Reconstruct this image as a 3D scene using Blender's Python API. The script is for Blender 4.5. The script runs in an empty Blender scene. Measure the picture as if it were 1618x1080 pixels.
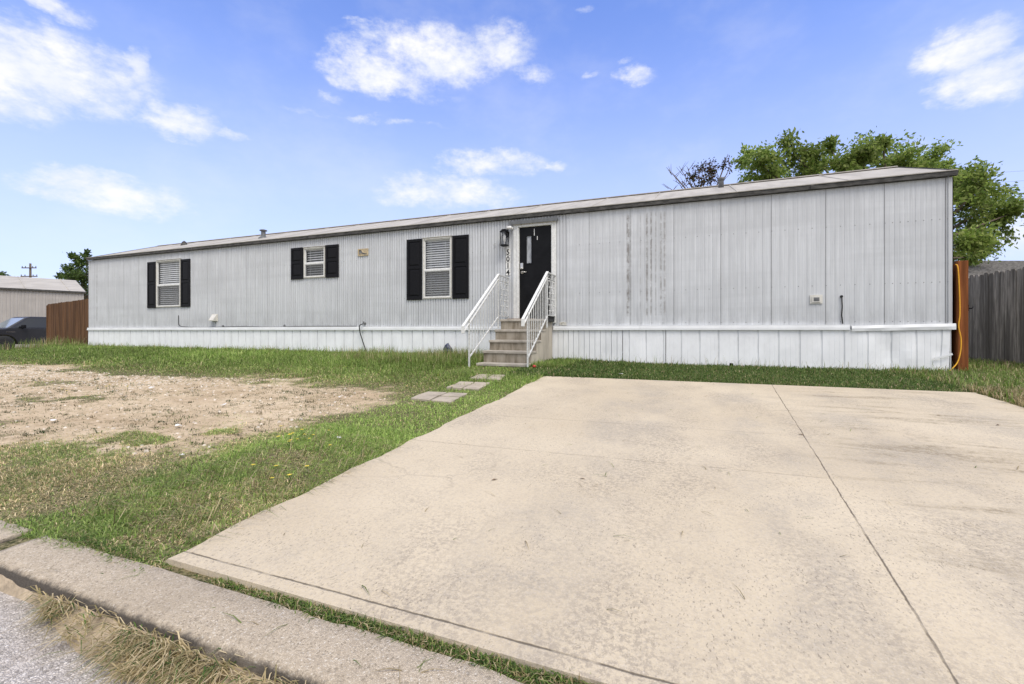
import bpy, bmesh, math, random
import numpy as np
from mathutils import Vector, Matrix
R = math.radians
random.seed(7)
rng = np.random.default_rng(11)
SC = bpy.context.scene
COL = SC.collection

# ------------------------------------------------------------------ camera, sky, sun, exposure
cam_d = bpy.data.cameras.new("camera"); cam = bpy.data.objects.new("camera", cam_d); COL.objects.link(cam)
cam_d.sensor_width = 36.0; cam_d.lens = 719 / 1618 * 36
cam_d.shift_y = -18 / 1618; cam_d.clip_start = 0.05; cam_d.clip_end = 3000
cam.location = (0, -9.6, 0.68); cam.rotation_euler = (R(90), 0, R(21.697))
SC.camera = cam
SC.view_settings.view_transform = 'Standard'; SC.view_settings.look = 'None'
SC.view_settings.exposure = 0.96; SC.view_settings.gamma = 1.0

SUN_DIR = Vector((0.42, -0.36, 0.82)).normalized()
SUN_EL = math.asin(SUN_DIR.z); SUN_ROT = math.atan2(SUN_DIR.x, SUN_DIR.y)
sun_d = bpy.data.lights.new("sun", 'SUN'); sun_d.energy = 1.5; sun_d.angle = R(28); sun_d.color = (1.0, 0.93, 0.82)
sun = bpy.data.objects.new("sun", sun_d); COL.objects.link(sun); sun.location = (20, 5, 30)
sun.rotation_euler = SUN_DIR.to_track_quat('Z', 'Y').to_euler()

class NT:
    """small node-tree writer"""
    def __init__(s, tree): s.t = tree; s.n = tree.nodes; s.l = tree.links
    def node(s, typ, **kw):
        n = s.n.new(typ)
        for k, v in kw.items(): setattr(n, k, v)
        return n
    def put(s, sock, v):
        if isinstance(v, bpy.types.NodeSocket): s.l.new(v, sock)
        elif v is not None: sock.default_value = v
    def m(s, op, a, b=None, c=None, clamp=False):
        n = s.node('ShaderNodeMath', operation=op); n.use_clamp = clamp
        for i, v in enumerate((a, b, c)):
            if v is not None: s.put(n.inputs[i], v)
        return n.outputs[0]
    def noise(s, vec, scale, detail=4.0, rough=0.55, dist=0.0):
        n = s.node('ShaderNodeTexNoise'); s.put(n.inputs['Vector'], vec)
        n.inputs['Scale'].default_value = scale; n.inputs['Detail'].default_value = detail
        n.inputs['Roughness'].default_value = rough; n.inputs['Distortion'].default_value = dist
        return n.outputs['Fac']
    def voro(s, vec, scale, feature='F1', out='Distance'):
        n = s.node('ShaderNodeTexVoronoi', feature=feature); s.put(n.inputs['Vector'], vec)
        n.inputs['Scale'].default_value = scale
        return n.outputs[out]
    def ramp(s, f, lo, hi, a=0.0, b=1.0):
        n = s.node('ShaderNodeMapRange', interpolation_type='SMOOTHSTEP')
        s.put(n.inputs[0], f); n.inputs[1].default_value = lo; n.inputs[2].default_value = hi
        n.inputs[3].default_value = a; n.inputs[4].default_value = b
        return n.outputs[0]
    def mix(s, f, a, b, mode='MIX'):
        n = s.node('ShaderNodeMix', data_type='RGBA', blend_type=mode)
        s.put(n.inputs[0], f)
        s.put(n.inputs[6], a if isinstance(a, bpy.types.NodeSocket) else (*a, 1))
        s.put(n.inputs[7], b if isinstance(b, bpy.types.NodeSocket) else (*b, 1))
        return n.outputs[2]
    def pos(s): return s.node('ShaderNodeNewGeometry').outputs['Position']
    def sep(s, v):
        n = s.node('ShaderNodeSeparateXYZ'); s.put(n.inputs[0], v); return n.outputs
    def scale(s, v, x, y, z):
        n = s.node('ShaderNodeVectorMath', operation='MULTIPLY'); s.put(n.inputs[0], v); n.inputs[1].default_value = (x, y, z); return n.outputs[0]
    def comb(s, x, y, z):
        n = s.node('ShaderNodeCombineXYZ')
        for i, v in enumerate((x, y, z)): s.put(n.inputs[i], v)
        return n.outputs[0]
    def bump(s, h, strength, dist=0.01):
        n = s.node('ShaderNodeBump'); s.put(n.inputs['Height'], h)
        n.inputs['Strength'].default_value = strength; n.inputs['Distance'].default_value = dist
        return n.outputs[0]

world = bpy.data.worlds.new("World"); SC.world = world; world.use_nodes = True
def build_world():
    world.node_tree.nodes.clear(); w = NT(world.node_tree)
    sky = w.node('ShaderNodeTexSky', sky_type='NISHITA'); sky.sun_disc = False
    sky.sun_elevation = SUN_EL; sky.sun_rotation = SUN_ROT
    sky.air_density = 1.0; sky.dust_density = 0.6; sky.ozone_density = 2.0
    d = w.node('ShaderNodeTexCoord').outputs['Generated']
    x, y, z = w.sep(d)
    az = w.m('ARCTAN2', x, y)
    el = w.m('ARCSINE', z)
    base = w.comb(w.m('MULTIPLY', az, 1.0), w.m('MULTIPLY', el, 1.7), 0.0)
    n1 = w.noise(base, 7.0, 5.0, 0.6); n2 = w.noise(w.scale(base, 1.0, -1.0, 1.0), 7.6, 5.0, 0.6)
    azw = w.m('MULTIPLY_ADD', w.m('SUBTRACT', n1, 0.5), 0.11, az)
    elw = w.m('MULTIPLY_ADD', w.m('SUBTRACT', n2, 0.5), 0.065, el)
    CL = [(-1.161, 0.39, 0.106, 0.052, 1), (-1.204, 0.362, 0.058, 0.058, 1), (-1.077, 0.418, 0.026, 0.036, 0.8), (-1.135, 0.369, 0.044, 0.026, 0.9), (-1.174, 0.323, 0.016, 0.014, 0.7), (-1.164, 0.468, 0.043, 0.011, 0.7), (-1.015, 0.356, 0.07, 0.026, 0.95), (-0.927, 0.351, 0.041, 0.012, 0.6), (-1.101, 0.223, 0.106, 0.032, 0.9), (-1.161, 0.246, 0.017, 0.011, 0.5), (-0.662, 0.503, 0.096, 0.043, 1), (-0.543, 0.54, 0.148, 0.045, 1), (-0.405, 0.556, 0.083, 0.04, 0.9), (-0.336, 0.515, 0.055, 0.026, 0.6), (-0.7, 0.567, 0.05, 0.008, 0.45), (-0.761, 0.444, 0.036, 0.011, 0.45), (-0.433, 0.353, 0.124, 0.027, 0.85), (-0.509, 0.291, 0.149, 0.038, 0.8), (-0.278, 0.348, 0.028, 0.011, 0.6), (-0.119, 0.497, 0.044, 0.021, 0.7), (-0.209, 0.509, 0.027, 0.01, 0.6), (-0.139, 0.526, 0.033, 0.007, 0.35), (0.405, 0.411, 0.056, 0.031, 1), (0.435, 0.362, 0.063, 0.035, 1), (0.361, 0.349, 0.015, 0.011, 0.5), (0.457, 0.145, 0.031, 0.036, 0.8), (-0.681, 0.413, 0.238, 0.01, 0.33), (-0.232, 0.609, 0.027, 0.009, 0.45), (0.326, 0.295, 0.032, 0.021, 0.4), (-0.61, 0.467, 0.183, 0.024, 0.35),
          (1.1, 0.5, 0.2, 0.07, 1), (1.9, 0.35, 0.25, 0.06, 1), (2.8, 0.45, 0.3, 0.08, 1), (-2.6, 0.3, 0.3, 0.07, 1), (-1.8, 0.55, 0.2, 0.06, 1)]
    mk = None
    for a, e, ra, re, wt in CL:
        da = w.m('DIVIDE', w.m('SUBTRACT', azw, a), ra * 1.32); de = w.m('DIVIDE', w.m('SUBTRACT', elw, e), re * 1.32)
        v = w.m('SUBTRACT', wt, w.m('MULTIPLY_ADD', da, da, w.m('MULTIPLY', de, de)))
        v = w.m('MAXIMUM', v, 0.0)
        mk = v if mk is None else w.m('MAXIMUM', mk, v)
    f = w.m('MULTIPLY_ADD', w.noise(base, 40.0, 8.0, 0.65), 0.35, w.m('MULTIPLY', w.noise(base, 14.0, 9.0, 0.62), 0.65))
    gate = w.m('MULTIPLY', mk, 5.0, clamp=True)
    v = w.m('MULTIPLY_ADD', w.m('MULTIPLY', w.m('SUBTRACT', f, 0.53), 2.7), gate, mk)
    cov = w.ramp(v, -0.06, 1.15)
    thin = w.m('MULTIPLY', w.ramp(w.noise(base, 3.2, 5.0, 0.6), 0.42, 0.75), 0.16)
    haze = w.ramp(el, 0.66, 0.02, 0.06, 0.74)
    skyc = w.mix(1.0, sky.outputs[0], SKY_TINT, 'MULTIPLY')
    skyc = w.mix(haze, skyc, HAZE_COL)
    skyc = w.mix(thin, skyc, CLOUD_COL)
    shade = w.ramp(w.noise(base, 10.0, 4.0, 0.5), 0.35, 0.65)
    cc = w.mix(shade, CLOUD_DARK, CLOUD_COL)
    skyc = w.mix(w.m('MULTIPLY', cov, 0.97), skyc, cc)
    # unseen clouds overhead and behind the street, added to whiten and lift ambient light
    rest = w.m('MAXIMUM', w.ramp(el, 0.68, 0.95), w.m('MAXIMUM', w.ramp(az, 0.75, 1.15), w.ramp(az, -1.5, -1.9)))
    fill_clouds = w.m('MULTIPLY', rest, w.ramp(w.noise(d, 2.6, 8.0, 0.6), 0.33, 0.55, 0.1, 0.95))
    skyc = w.mix(fill_clouds, skyc, cc)
    bg = w.node('ShaderNodeBackground'); w.put(bg.inputs[0], skyc); bg.inputs[1].default_value = 0.1
    out = w.node('ShaderNodeOutputWorld'); w.l.new(bg.outputs[0], out.inputs[0])
SKY_TINT = (0.84, 1.01, 1.56)
HAZE_COL = (4.0, 4.25, 5.3); CLOUD_COL = (5.5, 5.45, 5.45); CLOUD_DARK = (4.75, 4.9, 5.25)
build_world()

# ------------------------------------------------------------------ helpers
def tag(o, label=None, cat=None, group=None, kind=None):
    if label: o['label'] = label
    if cat: o['category'] = cat
    if group: o['group'] = group
    if kind: o['kind'] = kind
    return o
def thing(name, loc, label, cat, group=None, rz=0.0):
    o = bpy.data.objects.new(name, None); COL.objects.link(o); o.location = loc; o.rotation_euler = (0, 0, rz)
    o.empty_display_size = 0.2
    return tag(o, label, cat, group)
def org(o):
    M = Matrix.Identity(4)
    while o is not None:
        M = (Matrix.Translation(o.location) @ o.rotation_euler.to_matrix().to_4x4()) @ M
        o = o.parent
    return M
def copy_tree(o, parent=None):
    c = o.copy(); COL.objects.link(c); c.parent = parent
    for ch in list(o.children): copy_tree(ch, c)
    return c
class MB:
    """collects shapes into one mesh"""
    def __init__(s): s.v = []; s.f = []; s.mi = []; s.sm = []
    def add(s, vs, fs, mi=0, smooth=False):
        o = len(s.v); s.v += [tuple(p) for p in vs]
        s.f += [tuple(i + o for i in f) for f in fs]; s.mi += [mi] * len(fs); s.sm += [smooth] * len(fs)
        return s
    def box(s, x0, y0, z0, x1, y1, z1, mi=0, M=None):
        x0, x1 = min(x0, x1), max(x0, x1); y0, y1 = min(y0, y1), max(y0, y1); z0, z1 = min(z0, z1), max(z0, z1)
        vs = [(x, y, z) for z in (z0, z1) for y in (y0, y1) for x in (x0, x1)]
        if M is not None: vs = [M @ Vector(p) for p in vs]
        return s.add(vs, [(0, 2, 3, 1), (4, 5, 7, 6), (0, 1, 5, 4), (2, 6, 7, 3), (0, 4, 6, 2), (1, 3, 7, 5)], mi)
    def bar(s, a, b, w, h, mi=0, up=(0, 0, 1)):
        a = Vector(a); b = Vector(b); d = (b - a); L = d.length; d.normalize()
        up = Vector(up)
        if abs(d.dot(up)) > 0.98: up = Vector((0, 1, 0))
        sx = d.cross(up).normalized(); uz = sx.cross(d).normalized()
        M = Matrix((( *sx, 0), (*d, 0), (*uz, 0), (0, 0, 0, 1))).transposed(); M.translation = a
        return s.box(-w / 2, 0, -h / 2, w / 2, L, h / 2, mi, M)
    def tube(s, pts, r, n=8, mi=0, cap=True, smooth=True):
        pts = [Vector(p) for p in pts]
        rs = r if isinstance(r, (list, tuple)) else [r] * len(pts)
        vs = []; fs = []; prev = None
        for i, p in enumerate(pts):
            d = (pts[min(i + 1, len(pts) - 1)] - pts[max(i - 1, 0)]).normalized()
            if prev is None:
                a = Vector((0, 0, 1)) if abs(d.z) < 0.9 else Vector((1, 0, 0))
                u = d.cross(a).normalized()
            else:
                u = (prev - d * prev.dot(d)).normalized()
            prev = u; v = d.cross(u)
            for k in range(n):
                t = 2 * math.pi * k / n
                vs.append(p + (u * math.cos(t) + v * math.sin(t)) * rs[i])
        for i in range(len(pts) - 1):
            for k in range(n):
                a = i * n + k; b = i * n + (k + 1) % n
                fs.append((a, b, b + n, a + n))
        if cap:
            fs.append(tuple(range(n - 1, -1, -1))); o = (len(pts) - 1) * n; fs.append(tuple(o + k for k in range(n)))
        return s.add(vs, fs, mi, smooth)
    def lathe(s, prof, c, axis='z', n=20, mi=0):
        c = Vector(c); vs = []; fs = []
        for r, h in prof:
            for k in range(n):
                t = 2 * math.pi * k / n; a, b = r * math.cos(t), r * math.sin(t)
                vs.append(c + Vector({'z': (a, b, h), 'y': (a, h, b), 'x': (h, a, b)}[axis]))
        for i in range(len(prof) - 1):
            for k in range(n):
                a = i * n + k; b = i * n + (k + 1) % n; fs.append((a, b, b + n, a + n))
        fs.append(tuple(range(n))); o = (len(prof) - 1) * n; fs.append(tuple(o + k for k in range(n)))
        return s.add(vs, fs, mi, True)
    def prism(s, prof, a, b, axis='x', mi=0):
        """prof: 2-D outline, extruded from a to b along axis"""
        n = len(prof)
        def P(p, t): return {'x': (t, p[0], p[1]), 'y': (p[0], t, p[1]), 'z': (p[0], p[1], t)}[axis]
        vs = [P(p, a) for p in prof] + [P(p, b) for p in prof]
        fs = [tuple(range(n - 1, -1, -1)), tuple(range(n, 2 * n))] + [(i, (i + 1) % n, n + (i + 1) % n, n + i) for i in range(n)]
        return s.add(vs, fs, mi)
    def build(s, name, mats, parent=None, bevel=0.0, fix=True):
        me = bpy.data.meshes.new(name)
        vs = s.v
        if parent is not None:
            Mi = org(parent).inverted(); vs = [tuple(Mi @ Vector(p)) for p in vs]
        me.from_pydata(vs, [], s.f)
        mats = mats if isinstance(mats, (list, tuple)) else [mats]
        for m in mats: me.materials.append(m)
        me.polygons.foreach_set('material_index', s.mi); me.polygons.foreach_set('use_smooth', s.sm)
        if fix:
            bm = bmesh.new(); bm.from_mesh(me); bmesh.ops.recalc_face_normals(bm, faces=bm.faces); bm.to_mesh(me); bm.free()
        me.update()
        o = bpy.data.objects.new(name, me); COL.objects.link(o); o.parent = parent
        if bevel > 0:
            b = o.modifiers.new('bevel', 'BEVEL'); b.width = bevel; b.segments = 2; b.limit_method = 'ANGLE'; b.angle_limit = R(40)
        return o

# ------------------------------------------------------------------ materials
def new_mat(name):
    m = bpy.data.materials.new(name); m.use_nodes = True
    n = NT(m.node_tree); b = m.node_tree.nodes['Principled BSDF']
    return m, n, b
def simple(name, c, rough=0.6, var=0.12, scale=6.0, metal=0.0, bump=0.0, bscale=60.0, c2=None, stretch=(1, 1, 1), spec=0.5):
    m, n, b = new_mat(name)
    p = n.scale(n.pos(), *stretch)
    f = n.ramp(n.noise(p, scale, 5.0, 0.6), 0.3, 0.7)
    lo = tuple(x * (1 - var) for x in c) if c2 is None else c2
    hi = tuple(min(1, x * (1 + var * 0.6)) for x in c) if c2 is None else c
    n.put(b.inputs['Base Color'], n.mix(f, lo, hi))
    b.inputs['Roughness'].default_value = rough; b.inputs['Metallic'].default_value = metal
    b.inputs['Specular IOR Level'].default_value = spec
    if bump > 0: n.put(b.inputs['Normal'], n.bump(n.noise(p, bscale, 4.0, 0.6), bump, 0.01))
    return m

def mat_concrete_drive():
    m, n, b = new_mat('driveway_concrete')
    p = n.pos(); x, y, z = n.sep(p)
    big = n.noise(p, 0.55, 5, 0.6); mid = n.noise(n.scale(p, 1.0, 0.55, 1.0), 2.6, 6, 0.65); fine = n.noise(p, 55, 3, 0.7)
    c = n.mix(n.ramp(big, 0.3, 0.7), (0.515, 0.430, 0.308), (0.60, 0.512, 0.378))
    c = n.mix(n.m('MULTIPLY', n.ramp(mid, 0.46, 0.72), n.m('MULTIPLY_ADD', n.ramp(n.noise(p, 33, 4, 0.8), 0.42, 0.6), 0.45, 0.2)), c, (0.40, 0.345, 0.27))
    # worn grey tyre bands running up the slab
    wob = n.m('MULTIPLY_ADD', n.m('SUBTRACT', n.noise(p, 0.8, 3, 0.5), 0.5), 0.7, x)
    band = None
    for cx, wd in ((-0.55, 0.45), (1.35, 0.40), (2.35, 0.35), (0.45, 0.25)):
        d = n.m('DIVIDE', n.m('SUBTRACT', wob, cx), wd)
        g = n.ramp(n.m('MULTIPLY', d, d), 1.0, 0.0)
        band = g if band is None else n.m('MAXIMUM', band, g)
    band = n.m('MULTIPLY', band, n.ramp(n.noise(p, 1.5, 4, 0.6), 0.4, 0.66))
    grit = n.ramp(n.noise(p, 40, 4, 0.8), 0.42, 0.60)
    c = n.mix(n.m('MULTIPLY', band, n.m('MULTIPLY_ADD', grit, 0.52, 0.18)), c, (0.33, 0.295, 0.25))
    # pale patch toward the house, brown smears on the right
    smear = n.m('MULTIPLY', n.ramp(n.noise(n.scale(p, 0.5, 2.4, 1), 2.2, 6, 0.65, 0.6), 0.50, 0.68), n.ramp(x, 0.4, 1.6))
    c = n.mix(n.m('MULTIPLY', smear, n.m('MULTIPLY_ADD', n.ramp(n.noise(p, 28, 4, 0.8), 0.4, 0.6), 0.7, 0.25)), c, (0.25, 0.20, 0.13))
    scuf = n.m('MULTIPLY', n.ramp(n.noise(n.scale(p, 0.7, 3.2, 1), 7.0, 5, 0.7, 0.8), 0.63, 0.76), n.ramp(n.noise(p, 0.9, 2, 0.5), 0.45, 0.6))
    c = n.mix(n.m('MULTIPLY', scuf, 0.55), c, (0.27, 0.24, 0.19))
    wear = n.ramp(n.noise(p, 1.1, 5, 0.65), 0.35, 0.75)
    pits = n.m('MULTIPLY', n.ramp(n.voro(p, 62), 0.24, 0.08), n.ramp(n.noise(p, 5.0, 4, 0.7), 0.42, 0.62))
    pits = n.m('MULTIPLY', pits, n.m('MULTIPLY_ADD', wear, 0.8, 0.25))
    c = n.mix(n.m('MULTIPLY', pits, 0.65), c, (0.17, 0.145, 0.12))
    pits2 = n.m('MULTIPLY', n.ramp(n.voro(p, 30), 0.10, 0.04), n.ramp(n.noise(p, 3.1, 3, 0.6), 0.48, 0.64))
    c = n.mix(n.m('MULTIPLY', pits2, 0.45), c, (0.12, 0.10, 0.085))
    c = n.mix(n.m('MULTIPLY', n.ramp(fine, 0.42, 0.75), 0.5), c, (0.36, 0.31, 0.25))
    c = n.mix(n.m('MULTIPLY', n.ramp(n.noise(p, 150, 2, 0.6), 0.5, 0.72), 0.35), c, (0.62, 0.56, 0.49))
    # worn areas where the paste is gone and grit shows, in drawn-out drifts
    drift = n.m('MULTIPLY', n.ramp(n.noise(n.scale(p, 1.3, 0.8, 1), 1.25, 5, 0.6), 0.45, 0.66), n.ramp(n.noise(p, 46, 3, 0.8), 0.44, 0.60))
    c = n.mix(n.m('MULTIPLY', drift, 0.62), c, (0.30, 0.255, 0.205))
    fleck = n.m('MULTIPLY', n.ramp(n.noise(n.scale(p, 1.0, 0.45, 1), 115, 2, 0.6), 0.60, 0.68), n.ramp(n.noise(p, 1.7, 4, 0.7), 0.38, 0.62))
    c = n.mix(n.m('MULTIPLY', fleck, 0.6), c, (0.16, 0.135, 0.11))
    # hairline cracks and an irregular damp patch
    cr = n.m('MULTIPLY', n.ramp(n.voro(n.scale(n.comb(n.m('MULTIPLY_ADD', n.noise(p, 2.0, 4, 0.6), 0.9, x), y, z), 1.0, 1.0, 0.0), 0.42, 'DISTANCE_TO_EDGE'), 0.006, 0.001), n.ramp(n.noise(p, 0.5, 2, 0.5), 0.52, 0.6))
    c = n.mix(n.m('MULTIPLY', cr, 0.25), c, (0.2, 0.17, 0.14))
    # joints: one sawn lengthways, three tooled crossways
    j = n.m('MULTIPLY_ADD', n.m('SUBTRACT', n.noise(p, 3.5, 4, 0.7), 0.5), 0.03, 0.0)
    jl = n.m('ABSOLUTE', n.m('ADD', n.m('SUBTRACT', n.m('MULTIPLY_ADD', n.m('ADD', y, 2.75), -0.052, x), 0.955), j))
    jl_m = n.m('MULTIPLY', n.ramp(n.m('MULTIPLY_ADD', n.m('SUBTRACT', n.noise(p, 24, 3, 0.7), 0.5), 0.008, jl), 0.0062, 0.001), n.ramp(n.noise(p, 3.0, 4, 0.7), 0.35, 0.55, 0.30, 1.0))
    tot = jl_m
    for yy, amt, x1, sl in ((-5.40, 0.42, 0.75, 0.03), (-6.37, 0.5, 0.75, 0.03), (-8.245, 1.0, 9.0, 0.0)):
        jt = n.m('ABSOLUTE', n.m('ADD', n.m('MULTIPLY_ADD', x, -sl, n.m('SUBTRACT', y, yy)), n.m('MULTIPLY', j, 0.6)))
        g = n.m('MULTIPLY', n.ramp(n.m('MULTIPLY_ADD', n.m('SUBTRACT', n.noise(p, 24, 3, 0.7), 0.5), 0.009, jt), 0.0065, 0.001), n.ramp(x, x1 + 0.05, x1 - 0.05, 0.0, amt))
        g = n.m('MULTIPLY', g, n.ramp(n.noise(p, 6.0, 3, 0.6), 0.35, 0.5, 0.35, 1.0))
        tot = n.m('MAXIMUM', tot, g)
    c = n.mix(n.m('MULTIPLY', tot, 0.85), c, (0.10, 0.08, 0.058))
    n.put(b.inputs['Base Color'], c); b.inputs['Roughness'].default_value = 0.9; b.inputs['Specular IOR Level'].default_value = 0.25
    h = n.m('SUBTRACT', n.m('MULTIPLY_ADD', n.noise(p, 90, 3, 0.7), 0.5, fine), n.m('MULTIPLY_ADD', tot, 3.0, pits))
    n.put(b.inputs['Normal'], n.bump(h, 0.45, 0.004))
    return m

def mat_aggregate(name, cols, sc, speck=(0.75, 0.72, 0.68), dirt=(0.3, 0.25, 0.19), dirtamt=0.5, bump=0.8, face=False):
    m, n, b = new_mat(name)
    p = n.pos()
    col = n.node('ShaderNodeTexVoronoi'); n.put(col.inputs['Vector'], p); col.inputs['Scale'].default_value = sc
    r_, g_, b_ = n.sep(col.outputs['Color'])
    c = n.mix(r_, cols[0], cols[1])
    c = n.mix(n.m('MULTIPLY', n.ramp(g_, 0.88, 0.98), 0.65), c, speck)
    c = n.mix(n.m('MULTIPLY', n.ramp(b_, 0.82, 0.97), 0.6), c, tuple(v * 0.4 for v in cols[0]))
    edge = n.voro(p, sc, 'DISTANCE_TO_EDGE')
    c = n.mix(n.ramp(edge, 0.10, 0.0, 0.0, 0.42), c, tuple(v * 0.5 for v in cols[0]))
    c = n.mix(n.m('MULTIPLY', n.ramp(n.noise(p, 1.6, 6, 0.65), 0.45, 0.75), dirtamt), c, dirt)
    c = n.mix(n.m('MULTIPLY', n.ramp(n.noise(p, 9, 5, 0.65), 0.5, 0.78), 0.4), c, tuple(v * 1.25 for v in cols[1]))
    if face:      # blotchy dark band down the street edge
        z = n.sep(p)[2]
        s_ = n.m('MULTIPLY', n.ramp(n.m('MULTIPLY_ADD', n.noise(p, 30, 4, 0.7), 0.03, z), -0.322, -0.342), n.ramp(n.noise(p, 2.2, 3, 0.6), 0.25, 0.5, 0.35, 1.0))
        c = n.mix(n.m('MULTIPLY', s_, 0.9), c, (0.055, 0.05, 0.047))
    n.put(b.inputs['Base Color'], c); b.inputs['Roughness'].default_value = 0.92; b.inputs['Specular IOR Level'].default_value = 0.12
    h = n.m('ADD', n.m('MULTIPLY', n.ramp(edge, 0.0, 0.25), 1.0), n.m('MULTIPLY', r_, 0.6))
    h = n.m('ADD', h, n.m('MULTIPLY', n.noise(p, 14, 4, 0.6), 1.5))
    n.put(b.inputs['Normal'], n.bump(h, bump, 0.006))
    return m

def mat_lawn():
    m, n, b = new_mat('lawn_soil')
    p = n.pos()
    at = n.node('ShaderNodeAttribute', attribute_name='grass'); g = at.outputs['Fac']
    dirt = n.mix(n.ramp(n.noise(p, 1.1, 5, 0.6), 0.3, 0.7), (0.47, 0.36, 0.24), (0.62, 0.50, 0.35))
    dirt = n.mix(n.m('MULTIPLY', n.ramp(n.noise(n.scale(p, 1, 1.8, 1), 4.5, 7, 0.75), 0.48, 0.64), 0.6), dirt, (0.36, 0.27, 0.165))
    dirt = n.mix(n.m('MULTIPLY', n.ramp(n.noise(p, 17, 5, 0.75), 0.54, 0.64), 0.8), dirt, (0.20, 0.15, 0.085))
    dirt = n.mix(n.m('MULTIPLY', n.ramp(n.voro(p, 30), 0.17, 0.08), n.ramp(n.noise(p, 2.0, 2, 0.5), 0.45, 0.6)), dirt, (0.62, 0.55, 0.46))
    that = n.mix(n.ramp(n.noise(n.scale(p, 1, 1.7, 1), 26, 6, 0.8), 0.40, 0.60), (0.045, 0.05, 0.02), (0.24, 0.205, 0.115))
    k = n.m('ADD', g, n.m('MULTIPLY', n.m('SUBTRACT', n.noise(p, 9, 6, 0.7), 0.5), 0.9))
    c = n.mix(n.ramp(k, 0.3, 0.75), dirt, that)
    n.put(b.inputs['Base Color'], c); b.inputs['Roughness'].default_value = 0.95; b.inputs['Specular IOR Level'].default_value = 0.1
    n.put(b.inputs['Normal'], n.bump(n.m('MULTIPLY_ADD', n.noise(p, 40, 4, 0.7), 0.5, n.noise(p, 7, 4, 0.6)), 0.8, 0.03))
    return m

def mat_blade(name, rough=0.6, trans=0.35):
    m, n, b = new_mat(name)
    at = n.node('ShaderNodeAttribute', attribute_name='tint')
    n.put(b.inputs['Base Color'], at.outputs['Color'])
    b.inputs['Roughness'].default_value = rough; b.inputs['Specular IOR Level'].default_value = 0.2
    tr = n.node('ShaderNodeBsdfTranslucent'); n.put(tr.inputs[0], at.outputs['Color'])
    mx = n.node('ShaderNodeMixShader'); mx.inputs[0].default_value = trans
    n.l.new(b.outputs[0], mx.inputs[1]); n.l.new(tr.outputs[0], mx.inputs[2])
    n.l.new(mx.outputs[0], m.node_tree.nodes['Material Output'].inputs[0])
    return m

def mat_siding(name, base, grime=0.35, streaks=True, ribs=False):
    m, n, b = new_mat(name)
    p = n.pos(); x, y, z = n.sep(p)
    st = n.noise(n.scale(p, 9.0, 9.0, 0.35), 1.6, 6, 0.65)
    blot = n.noise(n.scale(p, 0.9, 0.9, 0.8), 1.0, 5, 0.6)
    hb = n.noise(n.scale(p, 0.25, 0.25, 3.2), 1.0, 4, 0.6)
    c = n.mix(n.ramp(st, 0.35, 0.7), tuple(v * 0.88 for v in base), tuple(v * 1.05 for v in base))
    c = n.mix(n.m('MULTIPLY', n.ramp(blot, 0.40, 0.66), 0.34), c, tuple(v * 0.70 for v in base))
    c = n.mix(n.m('MULTIPLY', n.ramp(hb, 0.45, 0.64), 0.42), c, tuple(v * 0.78 for v in base))
    c = n.mix(n.m('MULTIPLY', n.ramp(n.noise(n.scale(p, 30, 30, 1.2), 1.5, 4, 0.7), 0.52, 0.75), 0.30), c, tuple(v * 0.62 for v in base))
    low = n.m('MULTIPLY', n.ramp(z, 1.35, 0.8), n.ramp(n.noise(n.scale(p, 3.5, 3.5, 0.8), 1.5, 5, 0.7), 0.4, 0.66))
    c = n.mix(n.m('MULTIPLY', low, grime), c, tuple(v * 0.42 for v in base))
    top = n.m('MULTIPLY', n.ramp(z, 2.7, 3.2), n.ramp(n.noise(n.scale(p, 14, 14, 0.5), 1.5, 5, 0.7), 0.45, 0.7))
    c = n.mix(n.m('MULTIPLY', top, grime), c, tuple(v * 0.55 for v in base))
    if ribs:     # darker tone in the grooves
        gv = n.m('MULTIPLY', n.ramp(y, 0.0045, 0.011), n.ramp(y, 0.05, 0.03))
        c = n.mix(n.m('MULTIPLY', gv, 0.34), c, tuple(v * 0.45 for v in base))
    if streaks:
        tot = None
        for cx, w_, a in ((-1.245, 0.028, 1.0), (-1.19, 0.012, 0.5), (-0.87, 0.022, 0.9), (-0.79, 0.016, 0.9), (-0.70, 0.014, 0.5), (-0.60, 0.02, 0.75), (-0.53, 0.02, 0.7), (-1.0, 0.012, 0.4), (-19.75, 0.03, 0.5)):
            g = n.ramp(n.m('ABSOLUTE', n.m('SUBTRACT', x, cx)), w_ * 1.5, w_ * 0.5, 0.0, a)
            tot = g if tot is None else n.m('MAXIMUM', tot, g)
        tot = n.m('MULTIPLY', tot, n.ramp(n.noise(n.scale(p, 3, 3, 2.2), 2.4, 5, 0.75), 0.36, 0.6))
        tot = n.m('MULTIPLY', tot, n.m('MULTIPLY', n.ramp(z, 3.12, 3.0), n.ramp(z, 0.95, 1.05)))
        c = n.mix(n.m('MULTIPLY', tot, 0.85), c, (0.20, 0.185, 0.17))
    n.put(b.inputs['Base Color'], c); b.inputs['Roughness'].default_value = 0.55; b.inputs['Specular IOR Level'].default_value = 0.3
    n.put(b.inputs['Normal'], n.bump(n.noise(n.scale(p, 3, 3, 1), 2.0, 3, 0.5), 0.25, 0.02))
    return m

def mat_wood(name, a, b_, grain=40.0, dark=None):
    m, n, b = new_mat(name)
    p = n.pos()
    f = n.noise(n.scale(p, 1.0, 1.0, 0.06), grain, 5, 0.65)
    c = n.mix(n.ramp(f, 0.3, 0.7), a, b_)
    f2 = n.noise(n.scale(p, 8, 8, 0.35), 1.0, 3, 0.6)
    c = n.mix(n.m('MULTIPLY', n.ramp(f2, 0.38, 0.60), 0.75), c, dark or tuple(v * 0.45 for v in a))
    n.put(b.inputs['Base Color'], c); b.inputs['Roughness'].default_value = 0.85; b.inputs['Specular IOR Level'].default_value = 0.2
    n.put(b.inputs['Normal'], n.bump(f, 0.4, 0.01))
    return m

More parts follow.
